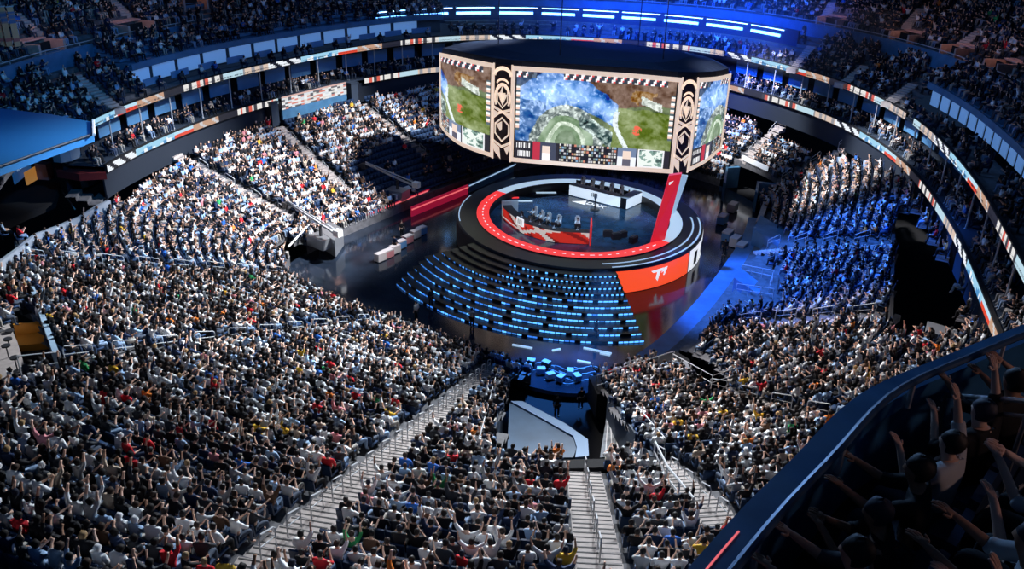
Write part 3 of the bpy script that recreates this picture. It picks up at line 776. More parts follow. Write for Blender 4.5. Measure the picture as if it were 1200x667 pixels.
def screen(E, n, u0, u1, rows, name):
    E = refine(E, n); k = len(E) - 1
    L = [0]
    for i in range(k): L.append(L[-1] + hypot(E[i + 1][0] - E[i][0], E[i + 1][1] - E[i][1]))
    H = E[0][2] - E[0][3]; m = MB()
    nn = [outw(E, i) for i in range(k + 1)]
    # body
    W = lambda i, h, o: (E[i][0] + nn[i].x * o, E[i][1] + nn[i].y * o, E[i][3] + (E[i][2] - E[i][3]) * h)
    mx, mz = .42, .045
    cols = int(210 * (u1 - u0))
    def sample(s, h, o):
        i = min(k - 1, int(np.searchsorted(L, s) - 1)); i = max(0, i); t = (s - L[i]) / (L[i + 1] - L[i])
        a, b = np.array(W(i, h, o)), np.array(W(i + 1, h, o)); return tuple(a * (1 - t) + b * t)
    s0, s1 = mx, L[-1] - mx
    for c in range(cols):
        for r in range(rows):
            sa, sb_ = s0 + (s1 - s0) * c / cols, s0 + (s1 - s0) * (c + 1) / cols; ha, hb = mz + (1 - 2 * mz) * r / rows, mz + (1 - 2 * mz) * (r + 1) / rows
            m.col = game(u0 + (u1 - u0) * (c + .5) / cols, (r + .5) / rows)
            m.face([sample(sa, ha, .05), sample(sb_, ha, .05), sample(sb_, hb, .05), sample(sa, hb, .05)])
    sc = m.build(name, M['screen'], SB)
    # cream frame
    fr = MB()
    def run(pts):
        fr.poly([q for p in pts for q in p], [(4 * i + a, 4 * i + (a + 1) % 4, 4 * i + 4 + (a + 1) % 4, 4 * i + 4 + a) for i in range(len(pts) - 1) for a in range(4)])
    S = [s0 * 0 + L[-1] * j / 30 for j in range(31)]
    for ha, hb in ((0, mz), (1 - mz, 1)): run([(sample(s, ha, 0), sample(s, ha, .1), sample(s, hb, .1), sample(s, hb, 0)) for s in S])
    for sa, sb_ in ((0, mx * .62), (L[-1] - mx * .62, L[-1])): run([(sample(sa, h, 0), sample(sa, h, .1), sample(sb_, h, .1), sample(sb_, h, 0)) for h in (0, .33, .66, 1)])
    fr.build('cream_frame', M['cream'], sc)
    return E
M['screen'] = mat('scoreboard_screen', (.01, .01, .01), .3, attr='col', es=1.25)
M['cream'] = mat('cream_lit_frame', (.7, .6, .5), .5, emit=(.92, .72, .58), es=.75)
M['hull'] = mat('scoreboard_hull', (.01, .015, .03), .4)
sE = [screen(EL, 8, .55, 1.0, 100, 'side_screen'), screen(EC, 10, 0, 1, 118, 'centre_screen'), screen(ER, 8, 0, .48, 100, 'side_screen')]
# emblem columns between the screens
def column(A, B_, name='emblem_column'):
    A, B_ = np.array(A), np.array(B_)
    n = Vector((B_[1] - A[1], -(B_[0] - A[0]))).normalized()
    Q = lambda a, h, o: tuple((A[:2] + (B_[:2] - A[:2]) * a + np.array(n) * o).tolist()) + (float((A[3] + (A[2] - A[3]) * h) * (1 - a) + (B_[3] + (B_[2] - B_[3]) * h) * a),)
    m = MB(); 
    m.poly([Q(0, 0, 0), Q(1, 0, 0), Q(1, 1, 0), Q(0, 1, 0), Q(0, 0, -.6), Q(1, 0, -.6), Q(1, 1, -.6), Q(0, 1, -.6)], [(0, 1, 2, 3), (4, 7, 6, 5), (0, 4, 5, 1), (3, 2, 6, 7)])
    col = m.build(name, M['darkpanel'], SB)
    e = MB(); W = 2.2; H = 8.0
    def pl(P, w=.07, closed=True):   # stroke of width w (in column widths) through points (a, h)
        k = len(P)
        for i in range(k if closed else k - 1):
            a, b = Vector((P[i][0] * W, P[i][1] * H)), Vector((P[(i + 1) % k][0] * W, P[(i + 1) % k][1] * H)); d = (b - a).normalized(); s = Vector((-d.y, d.x)) * w * W / 2
            a2, b2 = a - d * w * W * .35, b + d * w * W * .35
            e.face([Q(p.x / W, p.y / H, .06) for p in (a2 - s, b2 - s, b2 + s, a2 + s)])
    def fill(P): e.face([Q(a, h, .05) for a, h in P])
    def arc(c, ra, rh, t0, t1, k=14): return [(c[0] + ra * cos(t0 + (t1 - t0) * i / k), c[1] + rh * sin(t0 + (t1 - t0) * i / k)) for i in range(k + 1)]
    pl([(.02, .0), (.02, 1)], .10, False); pl([(.98, 0), (.98, 1)], .10, False)
    pl(arc((.5, .89), .42, .075, .15, pi - .15), .14, False); pl(arc((.5, .80), .30, .05, .3, pi - .3), .08, False)
    pl(arc((.5, .66), .38, .14, -.5, pi + .5, 18), .11, False)
    pl([(.5, .80), (.76, .74), (.76, .62), (.5, .555), (.24, .62), (.24, .74)], .05); fill([(.5, .58), (.76, .70), (.62, .70), (.5, .68), (.5, .80), (.38, .72), (.24, .70)])
    fill([(.28, .705), (.66, .715), (.5, .59)])
    pl([(.0, .44), (.35, .50), (1, .55)], .10, False); pl([(.0, .56), (.65, .50), (1, .44)], .10, False)
    fill([(0, .53), (.3, .50), (0, .46)]); fill([(1, .53), (.7, .50), (1, .46)])
    pl([(.5, .45), (.86, .38), (.86, .28), (.5, .20), (.14, .28), (.14, .38)], .07); fill([(.18, .37), (.5, .415), (.5, .33), (.4, .31)])
    pl([(.0, .20), (.5, .14), (1, .20)], .10, False); fill([(0, .18), (.38, .13), (.45, .0), (.1, .08)]); fill([(.62, .13), (1, .18), (.8, .06)])
    e.build('cream_emblem', M['cream'], col)
M['darkpanel'] = mat('dark_plum_panel', (.03, .012, .015), .5)
column(sE[0][-1], sE[1][0]); column(sE[1][-1], sE[2][0])
# hull: body behind the screens, dark cap above, underside
loop = [(e[0], e[1], e[2], e[3]) for e in [*sE[0], *sE[1], *sE[2]]]
loop = loop[::3] + [loop[-1]]
cx = sum(p[0] for p in loop) / len(loop); cy = max(p[1] for p in loop) + 1.0
a, b = np.array(loop[-1]), np.array(loop[0]); zt, zb_ = 15.2, 8.2
back = []
for i in range(1, 16):
    t = pi * i / 16; mid = (a + b) / 2; ax = (a - b) / 2; dirn = np.array([-ax[1], ax[0]]) / np.linalg.norm(ax[:2]); 
    if dirn[1] < 0: dirn = -dirn
    q = mid[:2] + ax[:2] * cos(t) + dirn * 7.5 * sin(t); zz = a * (1 - i / 16) + b * (i / 16); back.append((q[0], q[1], zz[2], zz[3]))
full = loop + back; nf = len(full)
m = MB()
ctr = np.array([np.mean([p[0] for p in full]), np.mean([p[1] for p in full])])
def ins(p, f): return p[0] + (ctr[0] - p[0]) * f, p[1] + (ctr[1] - p[1]) * f
rings = [[(*ins(p, .012), p[3] + .02) for p in full], [(*ins(p, .012), p[2]) for p in full], [(*ins(p, .02), p[2] + .5) for p in full], [(*ins(p, .12), 16.5) for p in full], [(*ins(p, .30), 16.9) for p in full]]
vs = [q for r in rings for q in r]; fs = []
for r in range(len(rings) - 1):
    for i in range(nf): j = (i + 1) % nf; fs.append((r * nf + i, r * nf + j, (r + 1) * nf + j, (r + 1) * nf + i))
fs.append(tuple(reversed(range(nf)))); fs.append(tuple((len(rings) - 1) * nf + i for i in range(nf)))
m.poly(vs, fs); m.build('hull', M['hull'], SB)
for i, t in enumerate((0, .25, .5, .75)):
    q = full[int(t * nf)]; x, y = ins(q, .4); m = MB(); m.tube([(x, y, 16.8), (x, y, 45)], .06, 5); m.build('hoist_cable', M['hull'], SB)
# ------------------------------------------------------------------ round stage
SY = 1.10; SY0 = 1.0
def sp(r, a, z): return (r * cos(a), SY0 + r * SY * sin(a), z)
def ringmesh(m, prof, n, a0=0, a1=2 * pi):
    full_ = abs(a1 - a0 - 2 * pi) < 1e-6; k = len(prof); q = n if full_ else n + 1
    vs = [sp(r, a0 + (a1 - a0) * i / n, z) for i in range(q) for r, z in prof]
    fs = [(i * k + j, ((i + 1) % q) * k + j, ((i + 1) % q) * k + j + 1, i * k + j + 1) for i in range(n) for j in range(k - 1)]
    m.poly(vs, fs)
def ang(x, y, z):
    p = at(x, y, z); return atan2((p.y - SY0) / SY, p.x), hypot(p.x, (p.y - SY0) / SY)
print('ang', [(q, [round(v, 2) for v in ang(*q)]) for q in [(727, 325, 2.3), (745, 385, 0), (803, 290, 2.3), (822, 262, 2.3), (515, 290, 1), (560, 345, 1), (560, 380, 0), (640, 385, 0), (745, 385, 0), (576, 222, 2.5), (783, 284, 2.5), (534, 260, 2.3), (824, 270, 2.3)]])
M['stagedeck'] = mat('glossy_stage_deck', (.03, .075, .13), .16, spec=.7, noise=(.8, .4))
M['stagedark'] = mat('stage_black', (.015, .016, .02), .35)
M['ringred'] = mat('red_light_band', (.3, .01, .01), .4, emit=(.95, .045, .05), es=.95)
M['ringwhite'] = mat('pale_blue_light_band', (.3, .35, .4), .4, emit=(.45, .62, .8), es=.9)
M['ledred'] = mat('orange_red_led_wall', (.3, .03, .02), .3, emit=(.95, .085, .025), es=1.0)
M['white_led'] = mat('white_led', (.6, .6, .6), .4, emit=(.85, .88, .92), es=.9)
ST = empty('round_stage', (0, 0, 0)); tag(ST, 'round black stage ringed by a red and pale blue light band', 'stage')
RO, RI, RL = 10.2, 8.95, 12.2
m = MB(); ringmesh(m, [(RI, 1.7), (0.01, 1.7)], 96); m.build('stage_floor', M['stagedeck'], ST)
m = MB(); ringmesh(m, [(RL, 0), (RL, 2.3), (RL - .15, 2.42), (RO + .05, 2.42), (RO + .02, 2.5), (RI, 2.5), (RI, 1.7)], 128); m.build('stage_body', M['stagedark'], ST)
a_w0, a_w1 = ang(783, 284, 2.5)[0], ang(576, 222, 2.5)[0]
m = MB(); ringmesh(m, [(RO, 2.52), (RI + .03, 2.52)], 60, a_w0, a_w1); m.build('pale_blue_light_band', M['ringwhite'], ST)
m = MB(); ringmesh(m, [(RO, 2.52), (RI + .03, 2.52)], 90, a_w1, a_w0 + 2 * pi); rb = m.build('red_light_band', M['ringred'], ST)
m = MB(); rr = random.Random(2)
for i in range(34):
    a = a_w1 + .1 + i * (a_w0 + 2 * pi - a_w1 - .2) / 34; l = rr.uniform(.02, .05)
    ringmesh(m, [(9.66, 2.53), (9.54, 2.53)], 2, a, a + l)
m.build('white_dashes', M['white_led'], rb)['kind'] = 'stuff'
fa0, fa1, fa2 = ang(727, 325, 2.3)[0], ang(803, 292, 2.3)[0], ang(823, 262, 2.3)[0]
if fa0 > 0: fa0 -= 2 * pi
m = MB(); ringmesh(m, [(RL + .03, .05), (RL + .03, 2.15)], 40, fa0, fa1); lf = m.build('orange_led_wall', M['ledred'], ST)
m = MB(); ringmesh(m, [(RL + .03, .05), (RL + .03, 2.15)], 10, fa1 + .015, fa2); lw = m.build('white_led_wall', M['white_led'], ST)
m = MB()
for q, (a, w) in enumerate(((.15, .12), (.45, .2), (.8, .1))):
    aa = fa1 + .015 + (fa2 - fa1) * a; ringmesh(m, [(RL + .06, .4 + .3 * q), (RL + .06, 1.7)], 2, aa, aa + (fa2 - fa1) * w)
m.build('dark_marks', M['stagedark'], lw)['kind'] = 'stuff'
# white emblem on the orange wall
m = MB(); ac = fa0 + (fa1 - fa0) * .50
def wall_pt(s, z): return sp(RL + .06, ac + s / RL, z)
S_, Z_ = 1.7, 1.25
for P in ([(-.5, .95), (.36, 1.0), (.26, .78), (.12, .78), (-.02, .05), (-.16, .30), (-.10, .78), (-.36, .78)], [(.16, .62), (.40, 1.0), (.62, 1.0), (.44, .40), (.34, .40), (.38, .72)]):
    m.face([wall_pt(x * S_, .55 + z * Z_) for x, z in P])
m.build('white_emblem', M['white_led'], lf)
# pale trim lines of the lip
M['trim'] = mat('pale_blue_trim_light', (.3, .35, .4), .4, emit=(.4, .6, .85), es=.8)
for r, z, q in ((12.0, 2.45, 0), (11.3, 2.46, .06)):
    m = MB(); ringmesh(m, [(r, z), (r - .16, z + .01)], 60, fa0 - .02 - q, fa2 + .1); m.build('trim_light', M['trim'], ST)
m = MB(); ringmesh(m, [(12.0, 2.45), (11.9, 2.46)], 30, 2.75, 3.35); m.build('trim_light', M['trim'], ST)
# curved steps with rows of blue lamps
sa0, sa1 = ang(512, 300, 1)[0], fa0
if sa0 > 0: sa0 -= 2 * pi
STP = empty('lit_curved_steps', (0, 0, 0)); tag(STP, 'curved black steps set with rows of small blue lamps in front of the stage', 'steps')
M['bluelamp'] = mat('blue_step_lamp', (.02, .1, .3), .4, emit=(.08, .34, .95), es=2.3); M['bluelamp2'] = mat('dim_blue_step_lamp', (.02, .08, .25), .4, emit=(.04, .19, .62), es=1.1)
NS = 11; rr = random.Random(9)
for s in range(NS):
    r0, r1 = RL + .05 + s * .72, RL + .05 + (s + 1) * .72; z = 2.2 - s * .2; e0 = sa0 + .02 * abs(s - 5); 
    m = MB(); ringmesh(m, [(r0, z), (r1, z), (r1, z - .2)], 60, e0, sa1); stp = m.build('step', M['stagedark'], STP)
    na = int((sa1 - e0) * r1 / .42)
    for kind, mt in (('bright_lamps', M['bluelamp']), ('dim_lamps', M['bluelamp2'])):
        m = MB()
        for i in range(na):
            f = i / na; br = (f > .12) and (rr.random() < (.35 + .5 * f))
            if f < .1 and rr.random() < .4: continue
            if s < 3 and f < .35: continue
            if (kind == 'bright_lamps') != br: continue
            aa = e0 + (sa1 - e0) * (i + .1) / na; ab = aa + (.20 if s < 4 else .36) / r1
            ringmesh(m, [(r1 + .015, z - .17), (r1 + .015, z - .03)], 1, aa, ab)
        if m.f: m.build(kind, mt, stp)['kind'] = 'stuff'
# leaning light fins at the right
for nm, pts, mt, la in (('light_fin', [(762, 285, 2.5), (779, 281, 2.5), (799, 204, 8.2), (784, 206, 8.2)], 'fin', 'tall leaning red light fin with white emblem on the stage edge'), ('light_fin', [(786, 252, 2.5), (791, 250, 2.5), (806, 207, 6.6), (798, 206, 6.6)], 'finw', 'pale blue leaning light fin behind the red one')):
    if mt == 'fin': M['fin'] = mat('red_fin_light', (.25, .01, .02), .3, emit=(.62, .012, .03), es=.85)
    else: M['finw'] = mat('pale_fin_light', (.3, .35, .4), .3, emit=(.3, .48, .68), es=.8)
    b0, b1 = at(*pts[0]), at(*pts[1])
    D0 = pj(b0)[2]
    def atdepth(x, y, dep): d = ray(x, y); return Vector(CAM + d * (dep / F))
    t1, t0 = atdepth(pts[2][0], pts[2][1], D0 - 1.5), atdepth(pts[3][0], pts[3][1], D0 - 1.5)
    th = Vector((.1, .55, 0)); m = MB()
    m.poly([b0, b1, t1, t0, b0 + th, b1 + th, t1 + th, t0 + th], [(0, 1, 2, 3), (4, 7, 6, 5), (0, 4, 5, 1), (1, 5, 6, 2), (2, 6, 7, 3), (3, 7, 4, 0)])
    root = m.build(nm, M[mt]); tag(root, la, 'light fin')
    if mt == 'fin':
        m = MB(); fr = lambda u, v: (b0.lerp(b1, u)).lerp(t0.lerp(t1, u), v) - th * .06
        for P in ([(.15, .90), (.8, .93), (.72, .88), (.55, .87), (.42, .72), (.35, .86), (.2, .86)], [(.6, .85), (.75, .86), (.8, .76), (.68, .78)]): m.face([fr(*q) for q in P])
        m.build('white_emblem', M['white_led'], root)
# ------------------------------------------------------------------ mid-detail people: body, shirt, trousers, hair, shoes
def clothmat(c, n): return mat(n, c, .75, spec=.2)
TM = [clothmat(t[1], t[0].replace(' ', '_') + '_cloth') for t in TOPS]; PM = [clothmat(c, 'trouser_cloth') for c in PANTS]
SM = [mat('skin_tone', c, .55) for c in SKINS]; HM = [mat(h[0].replace('-', '_'), h[1], .6) for h in HAIRS]; SHM = [clothmat((.03, .03, .03), 'dark_shoe'), clothmat((.55, .55, .55), 'pale_shoe')]
def face_shape(me, J):
    """nose, brow, chin and ears pushed out of the head"""
    H = Vector(J['head'][0])
    for v in me.vertices:
        d = v.co - H
        if d.length > .16: continue
        if d.y > .03:
            v.co.y += .020 * math.exp(-((d.x / .016) ** 2 + ((d.z + .0) / .026) ** 2)); v.co.y += .008 * math.exp(-((d.x / .03) ** 2 + ((d.z + .055) / .015) ** 2)); v.co.y -= .007 * math.exp(-(((abs(d.x) - .03) / .014) ** 2 + ((d.z - .02) / .014) ** 2))
        if abs(d.y) < .03 and abs(d.z) < .03: v.co.x += math.copysign(.010, d.x)
def person_parts(P, sub=1, fingers=False):
    J, B = skeleton(fingers=fingers, **P); out = {}
    body = grow(J, B, sub, name='person')
    if fingers: face_shape(body, J)
    out['body'] = body
    keep = lambda *ks: [b for b in B if b[0] in ks and b[1] in ks]
    JJ = dict(J)
    for s in 'lr':   # sleeve ends at the wrist side of the elbow
        e, w = Vector(J[s + 'el'][0]), Vector(J[s + 'wr'][0]); f = .25
        JJ[s + 'cu'] = (tuple(e.lerp(w, f)), (.05, .05), 2)
    Bs = keep('hip', 'waist', 'chest', 'neck0', 'lsh', 'rsh', 'lel', 'rel') + [('lel', 'lcu'), ('rel', 'rcu')]
    out['shirt'] = grow(JJ, Bs, sub, infl=.016, root='hip', name='shirt')
    out['trousers'] = grow(J, keep('hip', 'lth', 'rth', 'lkn', 'rkn', 'lan', 'ran'), sub, infl=.014, root='hip', name='trousers')
    H, Cn = Vector(J['head'][0]), Vector(J['crown'][0]); up = (Cn - H).normalized(); fx_ = Vector((1, 0, 0)); fy_ = up.cross(fx_); c = H + fy_ * -.026 + up * .036
    nu, nv = (14, 9) if fingers else (10, 6); hm = MB(); vs = []
    for a in range(nv):
        th = pi * (a + .3) / (nv - .2) * .82
        for b_ in range(nu):
            ph = 2 * pi * b_ / nu; w_ = 1 - .05 * sin(3 * ph + a)
            q = Vector((.094 * sin(th) * cos(ph), .106 * sin(th) * sin(ph), .114 * cos(th))) * w_
            if q.z < -.01 and q.y > .0: q.y *= .25
            vs.append(c + fx_ * q.x + fy_ * q.y + up * q.z)
    hm.poly(vs, [(a * nu + b_, a * nu + (b_ + 1) % nu, (a + 1) * nu + (b_ + 1) % nu, (a + 1) * nu + b_) for a in range(nv - 1) for b_ in range(nu)] + [tuple(range(nu)), tuple((nv - 1) * nu + b_ for b_ in reversed(range(nu)))])
    hme = bpy.data.meshes.new('hair'); hme.from_pydata([tuple(v) for v in hm.v], [], hm.f); hme.polygons.foreach_set('use_smooth', [True] * len(hm.f)); out['hair'] = hme
    for s in 'lr':
        a, t = Vector(J[s + 'an'][0]), Vector(J[s + 'to'][0]); g_ = {'a': (tuple(a - Vector((0, .02, .05))), (.05, .05), 4), 'b': (tuple(t + Vector((0, .03, 0))), (.05, .04), 4)}
        out['shoe' + s] = grow(g_, [('a', 'b')], sub, root='a', name='shoe')
    return out
PARTCACHE = {}
def setmat(o, m):
    if not o.data.materials: o.data.materials.append(None)
    o.material_slots[0].link = 'OBJECT'; o.material_slots[0].material = m
def make_person(key, P, loc, rz, s, label, cat='person', group=None, sub=1, fingers=False, shoes=True):
    ck = (key, sub, fingers)
    if ck not in PARTCACHE: PARTCACHE[ck] = person_parts(P, sub, fingers)
    pp = PARTCACHE[ck]
    b = link('person', pp['body']); b.location = loc; b.rotation_euler = (0, 0, rz); b.scale = (s['sc'],) * 3; setmat(b, SM[s['skin']]); tag(b, label, cat, group)
    for n, m in (('shirt', TM[s['top']]), ('trousers', PM[s['pants']]), ('hair', HM[s['hair']])) + ((('shoel', SHM[s['pants'] % 2]), ('shoer', SHM[s['pants'] % 2])) if shoes else ()):
        o = link(n if not n.startswith('shoe') else 'shoe', pp[n], b); setmat(o, m)
    return b
STANDP = dict(left='side', right='side', stand=True)
# ------------------------------------------------------------------ team desks on the stage
def polar(x, y, z): p = at(x, y, z); return atan2((p.y - SY0) / SY, p.x), hypot(p.x, (p.y - SY0) / SY)
ZD = 1.7
M['deskred'] = mat('red_desk_print', (.6, .04, .03), .4, attr='col', es=.55)
M['monitor'] = mat('monitor_back', (.04, .04, .045), .4); M['chairw'] = mat('white_gaming_chair', (.7, .72, .75), .5)
a0, r0 = polar(587, 264, ZD); a1, r1 = polar(688, 289, ZD)
if a0 > 0: a0 -= 2 * pi
if a1 > 0: a1 -= 2 * pi
DF = [Vector(p) for p in refine([(-7.7, 1.9, 0, 0), (-7.35, .6, 0, 0), (-5.9, -2.3, 0, 0), (-4.7, -3.6, 0, 0), (-2.6, -4.8, 0, 0), (.6, -5.1, 0, 0)], 8)]
DF = [Vector((p[0], p[1], 0)) for p in DF]; DFN = []
for i in range(len(DF)):
    d = DF[min(i + 1, len(DF) - 1)] - DF[max(i - 1, 0)]; n_ = Vector((-d.y, d.x, 0)).normalized(); DFN.append(n_ if n_.dot(-DF[i]) > 0 else -n_)
DK = empty('team_desk', (0, 0, 0)); tag(DK, 'long curved team desk with red and white front near the red light band', 'desk', 'team desks')
def dfl(t):
    x = t * (len(DF) - 1); i = min(len(DF) - 2, int(x)); return DF[i].lerp(DF[i + 1], x - i), DFN[i].lerp(DFN[i + 1], x - i)
m = MB(); n = 150; up_ = Vector((0, 0, 1))
for i in range(n):
    for v in range(8):
        f = i / n; q = f * 15 + v * .28
        c = (.85, .82, .8) if (int(q) % 5 in (1,) or (abs(v - 9 * (f - .42) * 2.2) < 1.1 and .42 < f < .85) or (v == 1 and .1 < f < .5) or (f < .1 and v % 3 == 0)) else ((.8, .035, .02) if int(q * 1.3) % 4 != 3 else (.22, .01, .01))
        if f < .12: c = (.05, .05, .06) if int(q * 2) % 2 else (.75, .73, .7)
        m.col = c; A, B_ = dfl(i / n)[0], dfl((i + 1) / n)[0]; za, zb = ZD + .05 + .14 * v, ZD + .05 + .14 * (v + 1)
        m.face([A + up_ * za, B_ + up_ * za, B_ + up_ * zb, A + up_ * zb])
m.build('front_panel', M['deskred'], DK)
m = MB(); P_ = [dfl(i / 30) for i in range(31)]
vs = [q for p, n_ in P_ for q in (p + n_ * .04 + up_ * ZD, p + n_ * .04 + up_ * (ZD + 1.16), p + n_ * 1.0 + up_ * (ZD + 1.16), p + n_ * 1.0 + up_ * (ZD + 1.08), p + n_ * .1 + up_ * (ZD + 1.08), p + n_ * .1 + up_ * ZD)]
m.poly(vs, [(6 * i + a, 6 * i + (a + 1) % 6, 6 * i + 6 + (a + 1) % 6, 6 * i + 6 + a) for i in range(30) for a in range(6)] + [(0, 1, 2, 3, 4, 5), tuple(180 + a for a in (5, 4, 3, 2, 1, 0))]); m.build('table_top', M['stagedark'], DK)
M['redlit'] = mat('red_lit_panel', (.5, .02, .02), .4, emit=(.8, .03, .03), es=.6)
p, n_ = dfl(1); m = MB(); m.box(p + n_ * .9 + Vector((.15, 0, ZD + 1.0)), (.14, 2.2, 2.0), rz=atan2(n_.y, n_.x) - pi / 2); m.build('red_end_fin', M['redlit'], DK)
p, n_ = dfl(0); m = MB(); m.box(p + n_ * .8 + Vector((0, .1, ZD + .8)), (.12, 1.7, 1.6), rz=atan2(n_.y, n_.x) - pi / 2); m.build('side_screen', M['chairw'], DK)
p, n_ = dfl(.42); rzs_ = atan2(n_.y, n_.x) - pi / 2; m = MB(); m.box(p - n_ * .1 + up_ * (ZD + 1.15), (1.1, .12, .75), rz=rzs_); sg = m.build('white_sign_box', M['white_led'], DK)
m = MB(); tx = Vector((cos(rzs_), sin(rzs_), 0))
for q in (-.28, 0, .28): m.box(p - n_ * .17 + tx * q + up_ * (ZD + 1.15), (.11, .02, .5), rz=rzs_)
m.build('black_bars', M['black'], sg)['kind'] = 'stuff'
def monitor(loc, rz, label, grp):
    root = empty('monitor', loc, rz); tag(root, label, 'monitor', grp)
    m = MB(); m.box((0, 0, .38), (.60, .05, .36)); m.build('housing', M['monitor'], root)
    m = MB(); m.box((0, .03, .38), (.55, .01, .31)); m.build('screen', MON, root)
    m = MB(); m.tube([(0, -.03, .02), (0, -.03, .3)], .03, 6); m.box((0, -.02, .01), (.26, .2, .02)); m.build('stand', M['chairw'], root)
    return root
MON = mat('lit_monitor', (.1, .1, .1), .3, emit=(.5, .6, .7), es=.7)
def gchair(loc, rz, label, grp):
    root = empty('gaming_chair', loc, rz); tag(root, label, 'chair', grp)
    m = MB(); m.box((0, 0, .46), (.52, .5, .1)); m.build('seat', M['monitor'], root)
    m = MB(); m.box((0, -.28, .95), (.5, .1, .85), rot=Matrix.Rotation(radians(8), 3, 'X')); m.box((0, -.30, 1.42), (.3, .08, .16)); m.build('backrest', M['chairw'], root)
    m = MB(); m.tube([(0, 0, .08), (0, 0, .42)], .04, 6)
    for q in range(5): m.tube([(0, 0, .1), (.3 * cos(q * 1.2566), .3 * sin(q * 1.2566), .04)], .025, 5)
    m.build('star_base', M['steel'], root)
def player_row(pts, rzs, ddesk, who, grp, top):
    pts = [p + Vector((0, 0, .5)) for p in pts]
    for q, (p, rz) in enumerate(zip(pts, rzs)):
        f = Vector((-sin(rz), cos(rz), 0))
        gchair(p, rz, 'white high-backed gaming chair at the %s, %s from the left' % (who, ORD[q]), 'gaming chairs at the ' + who)
        s = dict(top=top, hair=0, pants=4, skin=1, sc=1.0)
        make_person('fwd', POSES[7], p + Vector((0, 0, 0)), rz, s, 'person in %s jersey playing at the %s, %s from the left' % (TOPS[top][0], who, ORD[q]), group='players at the ' + who)
        monitor(Vector((p.x, p.y, 0)) + f * ddesk + Vector((0, 0, ZD + 1.17)), rz + pi, 'monitor on the %s, %s from the left' % (who, ORD[q]), 'monitors on the ' + who)
pts, rzs = [], []
for q in range(5):
    p, n_ = dfl(.34 + .145 * q); c = p + n_ * 2.0; pts.append(Vector((c.x, c.y, ZD))); rzs.append(atan2(-n_.y, -n_.x) - pi / 2)
player_row(pts, rzs, 1.25, 'red team desk', 'x', 0)
# blue-white desk at the rear
M['deskwhite'] = mat('pale_lit_desk_front', (.6, .65, .7), .4, emit=(.62, .76, .92), es=.95); M['deskblue'] = mat('blue_lit_plinth', (.2, .35, .5), .4, emit=(.22, .42, .70), es=.8)
def straight_desk(name, pa, pb, h, label, parts):
    A, B_ = at(*pa, ZD), at(*pb, ZD); d = B_ - A; L = d.length; rz = atan2(d.y, d.x); root = empty(name, (A + B_) / 2, rz); tag(root, label, 'desk', 'team desks')
    m = MB(); m.box((0, 0, .65), (L, .1, 1.1)); fr = m.build('front_panel', M['deskwhite'], root)
    m = MB(); m.box((0, .45, 1.22), (L + .1, 1.0, .05)); m.build('table_top', M['chairw'], root)
    m = MB(); m.box((-L / 2 + .05, .5, .6), (.08, .9, 1.2)); m.build('side_panel', M['stagedark'], root); m = MB(); m.box((L / 2 - .05, .5, .6), (.08, .9, 1.2)); m.build('side_panel', M['stagedark'], root)
    return root, A, B_, rz, L, fr
W1, A, B_, rz, L, fr = straight_desk('team_desk', (667, 229), (726, 244), 1, 'straight pale blue lit team desk at the back of the stage', 1)
m = MB()
for q in range(4): m.box((-.25 + q * .17, -.06, .75), (.08, .02, .45))
m.build('black_bars', M['black'], fr)['kind'] = 'stuff'
f = Vector((-sin(rz), cos(rz), 0)); fx = Vector((cos(rz), sin(rz), 0))
pts = [A + fx * (L * (.12 + .19 * q)) + f * 1.25 for q in range(5)]
player_row([Vector((p.x, p.y, ZD)) for p in pts], [rz + pi] * 5, .7, 'pale blue team desk', 'x', 0)
W2, A2, B2, rz2, L2, fr2 = straight_desk('side_desk', (734, 246), (751, 238), 1, 'short pale blue lit desk at the right end of the long one', 1); W2['group'] = 'team desks'
pts = [A2.lerp(B2, t) + Vector((-sin(rz2), cos(rz2), 0)) * 1.2 for t in (.25, .8)]
for q, p in enumerate(pts): make_person('fwd', POSES[7], (p.x, p.y, ZD), rz2 + pi, dict(top=2, hair=0, pants=4, skin=1, sc=1), 'person in black behind the short side desk, %s one' % ('left' if q == 0 else 'right'), group='crew at the side desk')
m = MB(); m.box((0, 1.45, .25), (L, .95, .5)); m.build('riser', M['stagedark'], W1)
m = MB()
for q in range(24):
    (p, n_), (p2, n2_) = dfl(.28 + .7 * q / 24), dfl(.28 + .7 * (q + 1) / 24)
    a_, b_, c_, d_ = p + n_ * 1.5, p2 + n2_ * 1.5, p2 + n2_ * 2.6, p + n_ * 2.6
    m.prism([(v.x, v.y) for v in (a_, b_, c_, d_)], ZD, ZD + .5)
m.build('riser', M['stagedark'], DK)
# floor emblem and letters before the blue desk
def letters(txt, size, name, mt, M4, parent=None, depth=.01, align='CENTER'):
    c = bpy.data.curves.new(name, 'FONT'); c.body = txt; c.size = size; c.extrude = depth; c.align_x = align; c.align_y = 'CENTER'; c.resolution_u = 3
    o = bpy.data.objects.new(name, c); COL.objects.link(o); dg = bpy.context.evaluated_depsgraph_get(); me = bpy.data.meshes.new_from_object(o.evaluated_get(dg)); bpy.data.objects.remove(o)
    me.materials.clear(); me.materials.append(mt); o = link(name, me, parent); o.matrix_world = M4 if parent is None else Matrix(); 
    if parent is not None: o.matrix_local = M4
    return o
pc = at(691, 239, ZD)
m = MB(); Rz = lambda x, y: pc + fx * x + f * y + Vector((0, 0, .015))
m.face([Rz(-1.9, -.6), Rz(-.2, -.6), Rz(-.5, .0), Rz(-.75, .6)]); m.box(pc + fx * 0 + Vector((0, 0, .005)), (.01, .01, .01))
EM = m.build('floor_emblem', M['white_led']); tag(EM, 'white lit emblem and letters DRX on the stage floor before the pale desk', 'floor emblem')
